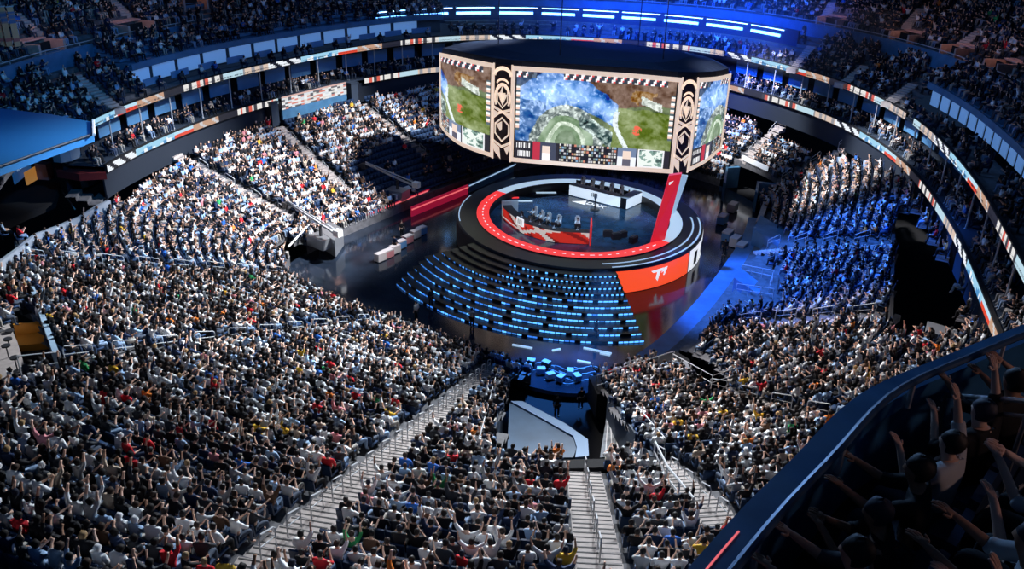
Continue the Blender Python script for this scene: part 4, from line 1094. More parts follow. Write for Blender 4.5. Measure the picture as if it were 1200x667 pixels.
letters('DRX', 1.1, 'letters', M['white_led'], Matrix.Translation(pc + fx * .75 + Vector((0, 0, .02))) @ Matrix.Rotation(rz, 4, 'Z'), EM)
p = at(697, 246, ZD); root = empty('trophy_stand', p); tag(root, 'slim dark stand with round foot in the middle of the stage', 'stand')
m = MB(); m.lathe([(.5, 0), (.5, .06), (.06, .1), (.05, 1.1), (.12, 1.15)], 16); m.build('pedestal', M['monitor'], root); root.location = p
m = MB(); m.lathe([(.05, 1.15), (.16, 1.3), (.2, 1.6), (.17, 1.75)], 16); m.build('cup', M['steel'], root)
for q, (x, y) in enumerate([(712, 277), (722, 280), (729, 278), (742, 284)]):
    p = at(x, y, ZD); m = MB(); m.box((0, 0, .3), (.9, .5, .6)); m.box((0, 0, .63), (.7, .3, .08)); o = m.build('floor_speaker', M['monitor']); o.location = p; o.rotation_euler = (0, 0, .3 * q)
    tag(o, 'small dark floor speaker inside the red light band, %s from the left' % ORD[q], 'speaker', 'floor speakers on the stage')
p = at(742, 281, ZD)
for q, (x, y) in enumerate([(596, 232), (612, 236), (640, 226)]):
    p = at(x, y, ZD); m = MB(); m.box((0, 0, .03), (2.2, .3, .06)); o = m.build('light_strip', M['ringred'] if q == 0 else M['ringwhite']); o.location = p; o.rotation_euler = (0, 0, .1)
    tag(o, '%s light strip lying on the stage floor behind the red team desk' % ['red', 'long pale', 'short pale'][q], 'light strip')
# ------------------------------------------------------------------ arena floor: barriers, cases, crew
def wallseg(name, a, b, h, mt, label, cat, z=0, th=.12, group=None):
    A, B_ = at(*a, z), at(*b, z); d = B_ - A; m = MB(); m.box((0, 0, h / 2), (d.length, th, h)); o = m.build(name, mt); o.location = (A + B_) / 2; o.rotation_euler = (0, 0, atan2(d.y, d.x)); tag(o, label, cat, group); return o
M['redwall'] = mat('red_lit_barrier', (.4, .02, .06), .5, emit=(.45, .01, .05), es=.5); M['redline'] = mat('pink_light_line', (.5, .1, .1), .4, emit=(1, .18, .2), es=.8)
b = wallseg('red_barrier', (430, 262), (503, 232), 1.3, M['redwall'], 'long red-lit barrier before the blue empty seats', 'barrier')
o = wallseg('x', (432, 262), (500, 233), .1, M['redline'], None, None, .6); o.name = 'light_line'; mw = o.matrix_basis.copy(); 
for oo, par in ((o, b),): oo.parent = par; oo.location = (0, -.1, .9); oo.rotation_euler = (0, 0, 0)
b = wallseg('red_barrier', (482, 254), (548, 227), 1.1, M['redwall'], 'red-lit barrier nearer the stage, left of the light band', 'barrier')
o = wallseg('light_line', (482, 254), (548, 227), .1, M['redline'], None, None); o.parent = b; o.location = (0, -.1, .75); o.rotation_euler = (0, 0, 0)
b = wallseg('pale_barrier', (549, 226), (604, 200), 1.0, M['bluewall'], 'blue barrier with pale light line running under the scoreboard', 'barrier')
o = wallseg('light_line', (549, 226), (604, 200), .1, M['trim'], None, None); o.parent = b; o.location = (0, -.1, .8); o.rotation_euler = (0, 0, 0)
CASEM = [mat('pale_case', (.55, .5, .5), .5), mat('blue_case', (.1, .25, .5), .5), mat('pink_case', (.5, .2, .22), .5), mat('black_case', (.02, .02, .025), .5)]
def case(x, y, sz, rz, mt, label, grp=None, z=0):
    p = at(x, y, z); root = empty('equipment_case', (p.x, p.y, z), rz); tag(root, label, 'case', grp)
    m = MB(); m.box((0, 0, sz[2] * .42 + .1), (sz[0], sz[1], sz[2] * .84)); m.build('body', mt, root); m = MB(); m.box((0, 0, sz[2] * .92 + .1), (sz[0] * 1.02, sz[1] * 1.02, sz[2] * .16)); m.build('lid', CASEM[0], root)
    m = MB(); m.box((0, 0, .06), (sz[0] * .8, sz[1] * .8, .12)); m.build('castor_base', CASEM[3], root)
for q, (x, y, c) in enumerate([(446, 306, 0), (455, 302, 2), (463, 297, 0), (470, 291, 1), (478, 285, 2), (487, 279, 0), (494, 275, 1)]):
    case(x, y, (1.0, .6, .75), .9, CASEM[c], '%s equipment case in the row left of the lamp steps, %s from left' % (['pale', 'blue', 'pink'][c], ORD[q]), 'cases left of the steps')
for q, (x, y, c) in enumerate([(861, 288, 0), (852, 281, 1), (868, 296, 0), (846, 262, 1), (858, 248, 0)]):
    case(x, y, (1.4, .8, .9), 1.0, CASEM[c], '%s equipment case at the foot of the right stand, %s' % (['pale', 'blue'][c], ['beside the walkway', 'left of the pale one', 'nearest the walkway steps', 'behind the others', 'farthest back'][q]), 'cases by the right stand')
for q, (x, y, c) in enumerate([(634, 438, 1), (645, 444, 0), (657, 447, 1), (668, 440, 0), (676, 446, 1), (640, 430, 3), (622, 428, 3)]):
    case(x, y, (.6, .45, .4), .5 * q, CASEM[c], '%s flight case in the blue-lit gear before the tunnel, %s from the left' % (['pale', 'blue', 'pink', 'black'][c], ORD[q]), 'gear before the tunnel')
M['cable'] = mat('pale_cable', (.5, .6, .7), .5)
for q in range(9):
    x0, y0 = 610 + q * 9, 424 + (q * 7) % 22; pts = [at(x0 + i * 5, y0 + 2.2 * sin(i * .9 + q) + i * .5, .05) for i in range(9)]
    m = MB(); m.tube(pts, .028, 5); tag(m.build('cable', M['cable']), 'pale cable snaking over the blue-lit floor before the tunnel', 'cable', 'cables before the tunnel')
for q, (x, y, l, rz) in enumerate([(612, 407, 1.6, -.3), (700, 412, 2.2, -.35), (709, 416, .8, -.35), (594, 428, 2.4, -.5), (652, 411, .7, .4), (684, 425, 1.0, -.3), (466, 398, 1.4, .4)]):
    p = at(x, y, .0); m = MB(); m.box((0, 0, .06), (l, .16, .12)); o = m.build('floor_light_bar', M['trim']); o.location = p; o.rotation_euler = (0, 0, rz); tag(o, 'slim glowing light bar lying on the dark arena floor, %s' % ['far left of the beam', 'long one below the lamp steps', 'short one beside the long bar', 'at the tunnel mouth corner', 'tiny one in the middle', 'thin one near the black barrier', 'alone near the front row'][q], 'light bar')
# crew
for q, (x, y, la) in enumerate([(652, 489, 'person in black standing at the tunnel mouth, left of the pair'), (680, 480, 'person in black standing at the tunnel mouth, right of the pair'), (698, 398, 'person in black standing on the dark floor below the lamp steps'), (505, 360, 'crew member crouched over a camera left of the lamp steps'), (488, 376, 'person in grey beside the front row railing left of the floor'), (553, 384, 'person in pale clothes at the left edge of the lamp steps'), (471, 278, 'person in black between the two red-lit barriers'), (463, 296, 'person standing behind the row of equipment cases'), (848, 300, 'person in black on the floor by the right stand'), (766, 436, 'person in dark clothes at the corner of the black barrier')]):
    p = at(x, y, 0); s = dict(top=[2, 2, 2, 3, 1, 1, 2, 4, 2, 4][q], hair=0, pants=4, skin=q % 5, sc=1.03); make_person('stand', STANDP, (p.x, p.y, 0), R.uniform(-3, 3), s, la)
# black barrier and truss beside the tunnel
def prism_px(name, pts, z0, z1, mt, label=None, cat=None, kind=None, parent=None):
    P = [at(x, y, z1) for x, y in pts]; m = MB(); m.prism([(p.x, p.y) for p in P], z0, z1); o = m.build(name, mt, parent)
    if label or kind: tag(o, label, cat, kind=kind)
    return o
bb = prism_px('black_riser', [(690, 442), (792, 412), (808, 421), (812, 432), (716, 462), (700, 462)], 0, 1.9, M['black'], 'black draped riser at the right side of the tunnel mouth', 'riser')
o = wallseg('light_line', (714, 457), (762, 441), .1, M['trim'], None, None, 1.4); o.parent = bb
m = MB()
for q in range(2): m.tube([at(700, 440 + q * 12, 2.0 + .9), at(790, 412 + q * 12, 2.9)], .04, 5)
for t in range(6): x, y = 700 + 18 * t, 440 - 5.6 * t; a = at(x, y, 2.9); m.tube([a, a - Vector((0, 0, 1.0))], .04, 5)
m.build('top_rail', M['rail'], bb)
# tunnel cover and its band, front wall, ramp
M['cover'] = mat('grey_blue_cover', (.05, .095, .16), .4, noise=(.6, .25)); M['coverband'] = mat('pale_cover_band', (.22, .34, .52), .5)
cv = prism_px('tunnel_cover', [(597, 472), (640, 492), (674, 510), (676, 524), (672, 536), (594, 538)], 2.4, 2.9, M['cover'], 'grey-blue flat cover over the tunnel with a pale edge band', 'tunnel cover')
prism_px('pale_band', [(598, 470), (612, 470), (662, 496), (689, 515), (690, 534), (674, 536), (676, 524), (672, 511), (640, 493)], 2.4, 3.0, M['coverband'], parent=cv)
for x, y in ((600, 480), (680, 512), (600, 530), (670, 530)):
    p = at(x, y, 2.4); m = MB(); m.tube([(p.x, p.y, 0), (p.x, p.y, 2.4)], .12, 8); m.build('leg', M['rail'], cv)
prism_px('tunnel_wall_front', [(568, 541), (624, 540), (690, 538), (768, 536), (770, 546), (700, 548), (640, 550), (568, 549)], 0, lb(640, 549).z + .4, M['black'], kind='structure')
A, B_ = lb(592, 446), lb(574, 545); m = MB(); m.poly([(A.x, A.y, 0), (B_.x, B_.y, 0), (B_.x, B_.y, B_.z + .3), (A.x, A.y, A.z + .2), (A.x - .3, A.y, 0), (B_.x - .3, B_.y, 0), (B_.x - .3, B_.y, B_.z + .3), (A.x - .3, A.y, A.z + .2)], [(0, 1, 2, 3), (4, 7, 6, 5), (3, 2, 6, 7), (0, 3, 7, 4), (1, 5, 6, 2)])
tag(m.build('wall_tunnel_left', M['wall']), kind='structure')
A, B_ = lb(712, 466), lb(762, 541); m = MB(); m.poly([(A.x, A.y, 0), (B_.x, B_.y, 0), (B_.x, B_.y, B_.z + .3), (A.x, A.y, A.z + .2), (A.x + .3, A.y, 0), (B_.x + .3, B_.y, 0), (B_.x + .3, B_.y, B_.z + .3), (A.x + .3, A.y, A.z + .2)], [(0, 3, 2, 1), (4, 5, 6, 7), (3, 7, 6, 2), (0, 4, 7, 3), (1, 2, 6, 5)])
tag(m.build('wall_tunnel_right', M['wall']), kind='structure')
# railings along the tunnel
def railing(name, pts, h, label, cat='railing', n=None, r=.03, glass=False, grp=None):
    """pts: ground points; posts, top and middle bar"""
    root = empty(name, pts[0]); tag(root, label, cat, grp); o0 = Vector(pts[0]); P = [Vector(p) - o0 for p in pts]
    m = MB(); m.tube([p + Vector((0, 0, h)) for p in P], r, 6); m.build('top_bar', M['rail'], root)
    m = MB(); m.tube([p + Vector((0, 0, h * .5)) for p in P], r * .8, 6); m.build('middle_bar', M['rail'], root)
    for a, b in zip(P[:-1], P[1:]):
        k = max(1, int((b - a).length / 1.6))
        for i in range(k + (1 if b is P[-1] else 0)):
            q = a.lerp(b, i / k); m = MB(); m.tube([q, q + Vector((0, 0, h))], r, 5); m.build('post', M['rail'], root)
    if glass:
        for a, b in zip(P[:-1], P[1:]):
            m = MB(); m.poly([a + Vector((0, 0, .1)), b + Vector((0, 0, .1)), b + Vector((0, 0, h - .05)), a + Vector((0, 0, h - .05))], [(0, 1, 2, 3)]); m.build('glass_panel', M['glasspane'], root)
    return root
M['glasspane'] = mat('railing_glass', (.6, .75, .85), .1, alpha=.3)
railing('tunnel_railing', [lb(590, 450) + Vector((-.4, 0, 0)), lb(574, 540) + Vector((-.5, 0, 0))], 1.1, 'pale railing along the left wall of the tunnel', glass=True)
railing('tunnel_railing', [lb(714, 468) + Vector((.5, 0, 0)), lb(764, 536) + Vector((.5, 0, 0))], 1.1, 'pale railing between the ramp and the right block of seats')
# ramp with pale streaked floor
M['ramp'] = mat('grey_ramp_sheet', (.22, .24, .26), .35, noise=(1.5, .5))
A, B_, C_, D_ = at(703, 536, 3.2), at(757, 532, 3.6), at(722, 480, 1.0), at(712, 482, 1.0)
m = MB(); m.poly([A, B_, C_, D_, A - Vector((0, 0, .3)), B_ - Vector((0, 0, .3)), C_ - Vector((0, 0, .3)), D_ - Vector((0, 0, .3))], [(0, 1, 2, 3), (4, 7, 6, 5), (0, 4, 5, 1), (1, 5, 6, 2), (2, 6, 7, 3), (3, 7, 4, 0)])
RA = m.build('access_ramp', M['ramp']); tag(RA, 'grey narrow ramp with pale streaks between tunnel and right railing', 'ramp')
for t in (.12, .27, .42, .58, .74):
    a, b = A.lerp(B_, t), D_.lerp(C_, t); m = MB(); m.tube([a + Vector((0, 0, .03)), b + Vector((0, 0, .03))], .035, 5); m.build('pale_strip', M['white'], RA)
for t in (.3, .75):
    a = A.lerp(C_, t); m = MB(); m.tube([(a.x, a.y, 0), (a.x, a.y, a.z - .2)], .08, 6); m.build('leg', M['rail'], RA)
# camera cranes
def crane(px, py, k, label, rz, L=6.0):
    p = lb(px, py) if k else at(px, py, 0); root = empty('camera_crane', p, rz); tag(root, label, 'camera crane', 'camera cranes')
    m = MB(); m.box((0, 0, .5), (2.2, 1.6, 1.0)); m.build('base', M['steel'], root); m = MB(); m.tube([(0, 0, 1.0), (0, 0, 2.0)], .15, 8); m.build('column', M['monitor'], root)
    arm = MB(); arm.tube([(-2.2, 0, 1.7), (L, 0, 3.2)], .12, 6); arm.tube([(-2.2, 0, 2.1), (L, 0, 3.4)], .07, 6); ao = arm.build('arm', M['rail'], root)
    m = MB(); m.box((L + .2, 0, 2.9), (.6, .5, .6)); m.tube([(L + .5, 0, 2.9), (L + 1.0, 0, 2.8)], .16, 8); m.build('camera_head', M['monitor'], root)
    m = MB(); m.box((-2.4, 0, 1.9), (.7, .6, .6)); m.build('counterweight', M['white'], root)
crane(377, 288, 1, 'grey camera crane on a platform at the edge of the left crowd', 2.5, 4.5)
crane(466, 232, 1, 'pale camera crane before the blue empty seats', 2.7, 4)
prism_px('camera_platform', [(346, 252), (360, 245), (402, 268), (392, 282)], lb(375, 268).z - 1.0, lb(375, 268).z + .7, M['steel'], 'grey camera platform at the edge of the left crowd', 'platform')
prism_px('camera_platform', [(440, 218), (468, 208), (482, 220), (464, 229)], 1.2, 1.9, M['chairw'], 'white canopy-like camera platform before the blue empty seats', 'platform')
wallseg('pale_boom', (338, 290), (362, 264), .12, M['white'], 'pale boom lying before the grey camera platform', 'boom', z=lb(350, 276).z + 1.2)
# dark opening left: drape walls; dark screens
def boxlb(name, pts, h, mt, label, cat, kind=None):
    P = [lb(x, y) for x, y in pts]; z = sum(p.z for p in P) / len(P); m = MB(); m.prism([(p.x, p.y) for p in P], min(z, min(p.z for p in P)) - 1.2, z + h); o = m.build(name, mt); tag(o, label, cat, kind=kind); return o
boxlb('vomitory_wall', [(315, 286), (320, 284), (320, 318), (314, 322)], .5, M['wall'], 'dark side wall of the black pit left of the floor', 'wall panel')
boxlb('corner_platform', [(794, 441), (832, 464), (838, 461), (802, 438)], .05, M['steel'], 'grey metal platform box at the corner of the right stand', 'platform')
railing('platform_railing', [lb(786, 434) + Vector((0, 0, .3)), lb(832, 462) + Vector((0, 0, .3)), lb(860, 452) + Vector((0, 0, .3))], 1.0, 'steel railing on the corner platform of the right stand')
boxlb('entry_wall', [(846, 226), (850, 203), (866, 190), (868, 193), (852, 206), (849, 228)], .6, M['bluewall'], 'blue wall around the dark entry at the far end of the right stand', 'wall panel')
boxlb('entry_wall', [(883, 238), (886, 222), (914, 208), (914, 212), (888, 225), (886, 240)], .6, M['bluewall'], 'blue wall on the near side of the dark far entry', 'wall panel')
pa, pb = lb(869, 191), lb(899, 205); d = pb - pa; m = MB(); m.box((0, 0, 0), (d.length, .15, .55)); o = m.build('entry_screen', mat('dim_white_screen', (.5, .5, .5), .4, emit=(.6, .68, .8), es=.6)); o.location = (pa + pb) / 2 + Vector((0, 0, .7)); o.rotation_euler = (0, -atan2(d.z, hypot(d.x, d.y)), atan2(d.y, d.x)); tag(o, 'small white lit screen over the dark far entry', 'screen')
for q, (pts, la) in enumerate([([(858, 238), (862, 255), (845, 300), (852, 262)], 'a'), ]): pass
for q, (a, b) in enumerate([((897, 242), (888, 266)), ((913, 240), (904, 264)), ((921, 243), (915, 266))]):
    A, B_ = lb(*a), lb(*b); d = B_ - A; m = MB(); m.box((0, 0, .1), (.55, d.length, .5)); o = m.build('pale_beam', M['stair']); o.location = (A + B_) / 2 + Vector((0, 0, .2)); o.rotation_euler = (atan2(d.z, hypot(d.x, d.y)), 0, atan2(d.y, d.x) - pi / 2); tag(o, 'sloping pale ledge at the head of the right walkway, %s from the left' % ORD[q], 'ledge', 'sloping pale ledges')
boxlb('blue_table_block', [(889, 268), (926, 268), (925, 285), (880, 285)], .5, M['bluewall'], 'blue draped table block above the right walkway', 'block')
boxlb('blue_block', [(862, 328), (906, 334), (900, 344), (858, 341)], .35, M['bluewall'], 'blue low platform at the head of the blue walkway', 'platform')
railing('walkway_railing', [lb(868, 322), lb(905, 330), lb(900, 344)], 1.0, 'blue-lit railing around the low platform of the right walkway')
railing('walkway_railing', [lb(862, 345), lb(905, 352)], 1.0, 'blue-lit railing below the low platform of the right walkway')
# blue walkway along the right front
idx = [i for i in range(len(C0.p)) if 3 < toun(C0.p[i])[1] and -19 < toun(C0.p[i])[0] < 16]
m = MB(); deckstrip(m, C0, idx, -1.6, .05, .75, .75); tag(m.build('floor_side_walkway', M['bluewall']), kind='structure')
# dark well in the right stand
P = [Vector((p.x, p.y)) for p in DARK_R]; m = MB(); m.prism([(p.x, p.y) for p in P], -.5, .0)
tag(m.build('dark_well_floor', M['black']), kind='structure')
boxlb('well_wall', [(1045, 262), (1049, 262), (1044, 400), (1040, 400)], .4, M['black'], 'black wall on the left of the dark well in the right stand', 'wall panel')
boxlb('well_ledge', [(1084, 388), (1122, 386), (1124, 398), (1084, 400)], .3, M['steel'], 'grey ledge block at the near end of the dark well', 'ledge')
# ------------------------------------------------------------------ left: club roof and what is under it
RZ = 17.5
M['clubroof'] = mat('blue_club_roof', (.02, .17, .42), .55, noise=(.15, .12))
RP = [(-60, 120), (0, 127), (60, 134), (109, 143), (109, 157), (62, 173), (0, 195), (-60, 216)]
r = prism_px('club_roof', RP, RZ - .5, RZ, M['clubroof'], 'large flat blue-lit roof panel at the left edge', 'roof panel')
m = MB(); m.tube([at(x, y, RZ + .05) for x, y in ((109, 143), (109, 157), (62, 173), (0, 195), (-60, 216))], .07, 6); m.build('roof_edge', M['wall'], r)
m = MB(); m.tube([at(109, 141, RZ + .1), at(110, 158, RZ + .1)], .1, 6); m.build('pale_end_trim', M['white'], r)
M['curvepanel'] = mat('grey_curved_panel', (.2, .26, .34), .4)
def lerp_px(a, b, t): return (a[0] + (b[0] - a[0]) * t, a[1] + (b[1] - a[1]) * t)
P = [at(x, y, 10.6) for x, y in ((63, 190), (72, 191), (84, 189), (94, 184))]; m = MB()
band(m, [p.to_2d() for p in P], 10.6, 12.6, .2, [Vector((0, 1))] * 4); tag(m.build('curved_balcony_panel', M['curvepanel']), 'grey curved balcony panel under the blue roof', 'panel')
M['darkred'] = mat('dark_red_carpet', (.16, .012, .015), .8)
prism_px('red_lounge_floor', [(64, 192), (95, 186), (112, 180), (124, 202), (92, 204), (66, 200)], 9.0, 9.6, M['darkred'], kind='structure')
P = [at(x, y, 7.4) for x, y in ((92, 222), (104, 219), (116, 214), (124, 208))]; m = MB()
band(m, [p.to_2d() for p in P], 7.4, 9.4, .2, [Vector((0, 1))] * 4); tag(m.build('lower_balcony_panel', M['bluewall']), 'dull blue panel under the dark red lounge at left', 'panel')
sgA, sgB = at(17, 214, 8.8), at(36, 198, 8.8); d = sgB - sgA; rz = atan2(d.y, d.x)
m = MB(); m.box((0, 0, .7), (d.length, .12, 1.7)); SG = m.build('lounge_sign', mat('deep_blue_sign', (.02, .1, .3), .4, emit=(.01, .07, .22), es=.6)); SG.location = (sgA + sgB) / 2; SG.rotation_euler = (0, 0, rz); tag(SG, 'tilted deep blue sign with pale script lettering under the blue roof', 'sign')
letters('weber', .95, 'lettering', mat('pale_sign_letters', (.6, .7, .8), .4, emit=(.3, .45, .6), es=.7), Matrix.Translation((0, -.09, .95)) @ Matrix.Rotation(pi / 2, 4, 'X'), SG)
cA, cB = at(32, 217, 8.0), at(47, 208, 8.0); d = cB - cA; m = MB(); m.box((0, 0, .55), (d.length, .15, 1.1)); CT = m.build('orange_counter', mat('orange_lit_counter', (.55, .27, .08), .5, emit=(.6, .26, .06), es=.45)); CT.location = (cA + cB) / 2; CT.rotation_euler = (0, 0, atan2(d.y, d.x)); tag(CT, 'orange lit counter front under the blue roof', 'counter')
cA, cB = at(48, 210, 8.0), at(61, 211, 8.0); d = cB - cA; m = MB(); m.box((0, 0, .8), (d.length, .8, 1.4)); o = m.build('pinkish_cabinet', mat('dull_pink_cabinet', (.22, .12, .12), .6)); o.location = (cA + cB) / 2; o.rotation_euler = (0, 0, atan2(d.y, d.x)); tag(o, 'dull pinkish cabinet right of the orange counter', 'cabinet')
prism_px('club_floor', [(-60, 240), (0, 228), (62, 212), (70, 214), (64, 236), (30, 250), (-60, 290)], 6.6, 7.2, M['black'], kind='structure')
p = at(66, 214, 7.2); m = MB(); m.tube([p, p - Vector((-1.2, 0, 2.5))], .06, 6); tag(m.build('pale_pole', M['rail']), 'slim pale pole hanging below the pinkish cabinet', 'pole')
# pale barrier at the back of the left stand
P = [lb(131, 249), lb(118, 255), lb(95, 270), lb(60, 285), lb(45, 291), lb(28, 306), lb(8, 322), lb(-20, 345)]
m = MB()
for a, b in zip(P[:-1], P[1:]):
    d = b - a; nn = Vector((-d.y, d.x, 0)).normalized() * .12; m.poly([a - nn, b - nn, b + nn, a + nn, a - nn + Vector((0, 0, 1.1)), b - nn + Vector((0, 0, 1.1)), b + nn + Vector((0, 0, 1.1)), a + nn + Vector((0, 0, 1.1))], [(0, 1, 5, 4), (2, 3, 7, 6), (4, 5, 6, 7), (0, 4, 7, 3), (1, 2, 6, 5)])
tag(m.build('stand_barrier', mat('grey_painted_barrier', (.3, .34, .4), .5)), 'pale grey curved barrier closing the left stand under the blue roof', 'barrier')
# concourse pit at the left edge
fl = boxlb('concourse_floor', [(-30, 380), (5, 372), (20, 400), (30, 430), (26, 452), (-30, 470)], -.55, M['stair'], None, None, kind='structure')
boxlb('floor_pit', [(6, 375), (36, 352), (70, 430), (66, 437), (30, 452)], -1.2, M['black'], None, None, kind='structure')
A, B_ = lb(38, 352) , lb(66, 432); m = MB(); d = B_ - A; m.poly([A, B_, B_ + Vector((.3, 0, 0)), A + Vector((.3, 0, 0)), A + Vector((0, 0, .9)), B_ + Vector((0, 0, .9)), B_ + Vector((.3, 0, .9)), A + Vector((.3, 0, .9))], [(0, 1, 5, 4), (2, 3, 7, 6), (4, 5, 6, 7), (0, 4, 7, 3), (1, 2, 6, 5)])
tag(m.build('pit_wall_cap', mat('blue_white_cap', (.35, .5, .65), .4)), 'long pale blue wall capping the side of the concourse pit', 'wall cap')
p = lb(36, 388); m = MB(); m.box((0, 0, .35), (1.8, 1.5, .7)); m.box((0, .6, 1.0), (1.8, .1, .6)); o = m.build('orange_booth', mat('orange_booth_paint', (.6, .25, .03), .5)); o.location = p + Vector((0, 0, -1.1)); o.rotation_euler = (0, 0, .3); tag(o, 'small orange booth in the concourse pit at the left edge', 'booth')
railing('pit_railing', [lb(26, 443) , lb(75, 437)], 1.1, 'double grey railing at the near end of the concourse pit')
for q, (x, y) in enumerate([(12, 392), (8, 410), (18, 424), (10, 402)]):
    p = lb(x, y) + Vector((0, 0, -.5)); root = empty('bar_stool', p); tag(root, 'black stool on the pale concourse floor at the left edge, %s from the top' % ORD[q], 'stool', 'stools on the concourse')
    m = MB(); m.lathe([(.0, .75), (.2, .75), (.2, .68), (0, .68)], 12); m.build('seat', M['monitor'], root); m = MB(); m.tube([(0, 0, 0), (0, 0, .7)], .03, 6); m.lathe([(.2, 0), (.2, .03), (0, .05)], 12); m.build('base', M['monitor'], root)
# hanging banners, top left
for q, x in enumerate((3, 11.5, 21)):
    A = at(x - 3.6, 55, 19.0); B_ = at(x + 3.6, 54, 19.0); d = B_ - A; root = empty('hanging_banner', (A + B_) / 2, atan2(d.y, d.x)); tag(root, 'narrow orange and blue hanging banner at the top left, %s of three' % ORD[q], 'banner', 'hanging banners')
    h = 45 / pj(A)[2] ** -1 / F; m = MB()
    for v in range(24):
        f = v / 24; c = (.62, .33, .17) if not (.55 < f < .85) else ((.10, .14, .26) if (v + q) % 3 else (.3, .2, .2)); c = (.5, .12, .1) if .1 < f < .18 else c
        m.col = c; m.box((0, 0, h * (v + .5) / 24), (d.length, .04, h / 24))
    m.build('banner_cloth', mat('banner_print', attr='col', rough=.7), root); m = MB(); m.tube([(-d.length / 2 - .05, 0, h), (d.length / 2 + .05, 0, h)], .05, 6); m.build('hanging_rod', M['rail'], root)
    m = MB(); m.tube([(0, 0, h), (0, 0, h + 12)], .02, 4); m.build('cord', M['rail'], root)
# ------------------------------------------------------------------ stairs and their rails
AL = dict(centre='centre stairs', long='long stairs', rowb='corner stairs', rowa='pit stairs', west='crane stairs', westb='back stairs', westc='block stairs', corner='ramp stairs', eastb='beige stairs', eastc='lit stairs', eastd='blue stairs', easte='upper stairs', far='far stairs')
for nm, (A, B_, w, la) in AISLES.items():
    d = B_ - A; L = d.length; n = int(L / .05); m = MB(); runs = {}
    for i in range(n + 1):
        p = A + d * (i / n); k = int(max(0, C0.dist(p)) / RD); runs.setdefault(k, []).append(p)
    ln = MB(); rz = atan2(d.y, d.x) - pi / 2; dn = d.normalized()
    pts = []
    for k in sorted(runs):
        P = runs[k]; a, b = P[0], P[-1]; l = (b - a).length + .06; c = (a + b) / 2; rk = rake(c); z = Z0 + RH * k * rk; rise = RH * rk
        if in_holes(c): continue
        m.box((c.x, c.y, z - .1), (2 * w, l, .24), rz=rz)
        h = c + dn * l / 4; m.box((h.x, h.y, z + rise / 4), (2 * w, l / 2, rise / 2), rz=rz)
        for q in (a, c): e = q + dn * .03; ln.box((e.x, e.y, z + (.025 if q is a else rise / 2 + .005)), (2 * w * .96, .05, .012), rz=rz)
        pts.append((c, z, k))
    if not pts: continue
    st = m.build('aisle_stairs', M['stair']); tag(st, 'pale concrete %s in the lower stand' % AL[nm] if nm != 'far' else 'pale far stairs in the lower stand beside the scoreboard', 'stairs', 'aisle stairs')
    ln.build('step_edges', M['step_line'], st)['kind'] = 'stuff'
    step = 2 if nm in ('centre', 'long', 'corner') else 3
    for q in range(1, len(pts) - 1, step):
        c, z, k = pts[q]; x, y, cc = pj((c.x, c.y, z))
        if x < -10 or x > 1210 or y > 690: continue
        if 880 < x and y > 667 - (x - 815) * 1.1 and x > 815 and y > 470: continue
        rise = RH * rake(c); root = empty('stair_handrail', (c.x, c.y, z), rz); 
        tag(root, 'low looped steel handrail on the %s, %s from the floor' % (AL[nm], ORD[len([1 for t in range(1, q, step)])]), 'handrail', 'looped handrails on the ' + AL[nm])
        if nm in ('rowb', 'rowa', 'eastb', 'eastc', 'eastd'): l = 1.5
        else: l = .95
        m = MB(); sl = rise / RD; z0_, z1_ = .05, .05 + sl * l
        m.tube([(0, -l / 2, z0_), (0, -l / 2, .8), (0, -l / 2 + .1, .9), (0, l / 2 - .1, .9 + sl * l), (0, l / 2, .8 + sl * l), (0, l / 2, z1_)], .028, 6); m.build('looped_rail', M['rail'], root)
        m = MB(); m.tube([(0, -l / 2, .5), (0, l / 2, .5 + sl * l)], .02, 5); m.build('middle_bar', M['rail'], root)
# railing right of the corner stairs
railing('stair_side_railing', [lb(773, 540) + Vector((-.3, 0, 0)), lb(805, 572) + Vector((-.9, 0, 0)), lb(838, 612) + Vector((-.9, 0, 0))], 1.05, 'long grey railing along the left side of the ramp stairs', r=.05)
def stripd(mb, C, d, ids, z0, z1, th):
    P = C.off(d); band(mb, [P[i] for i in ids], z0, z1, th, [C.n[i] for i in ids])
# ------------------------------------------------------------------ the near dark tier (where the view is taken from)
KD = Curve([(-80, 35.9), (-70, 36.2), (-65.8, 36.5), (-64.2, 36.7), (-62.9, 36.9), (-61.7, 37.4), (-60.4, 38.0), (-57, 39.6), (-50, 43)], False, .08)
if KD.n[10].dot(un(-70, 60).to_2d() - un(-70, 36).to_2d()) < 0: KD.n = [-q for q in KD.n]; KD.an = -KD.an
DT = 27.0; ids = list(range(len(KD.p)))
m = MB(); stripd(m, KD, .0, ids[::3], 26.2, 27.8, .14); deckstrip(m, KD, ids[::3], -.04, .2, 27.95, .16); tag(m.build('wall_tier_parapet', mat('navy_blue_parapet', (.03, .13, .30), .35, noise=(3, .2))), kind='structure')
dm = MB()
for k in range(9): deckstrip(dm, KD, ids[::5], .1 + (0 if k == 0 else .35 + .85 * k), .45 + .85 * (k + 1), DT + .42 * k, .9)
tag(dm.build('floor_near_tier', M['black']), kind='structure')
P = KD.off(.26); root = empty('parapet_rail', (0, 0, 0)); tag(root, 'dark blue handrail pipe following the near tier parapet', 'handrail')
m = MB(); m.tube([(p.x, p.y, 28.12) for p in P[::4]], .035, 8); m.build('top_bar', mat('blue_rail', (.04, .09, .18), .4, metal=.2), root)
for i in range(20, len(P), 18): m = MB(); m.tube([(P[i].x, P[i].y, 27.85), (P[i].x, P[i].y, 28.12)], .025, 6); m.build('bracket', M['rail'], root)
Q = KD.off(.06); ii = [i for i in ids if 800 < pj((Q[i].x, Q[i].y, 27.92))[0] < 872]
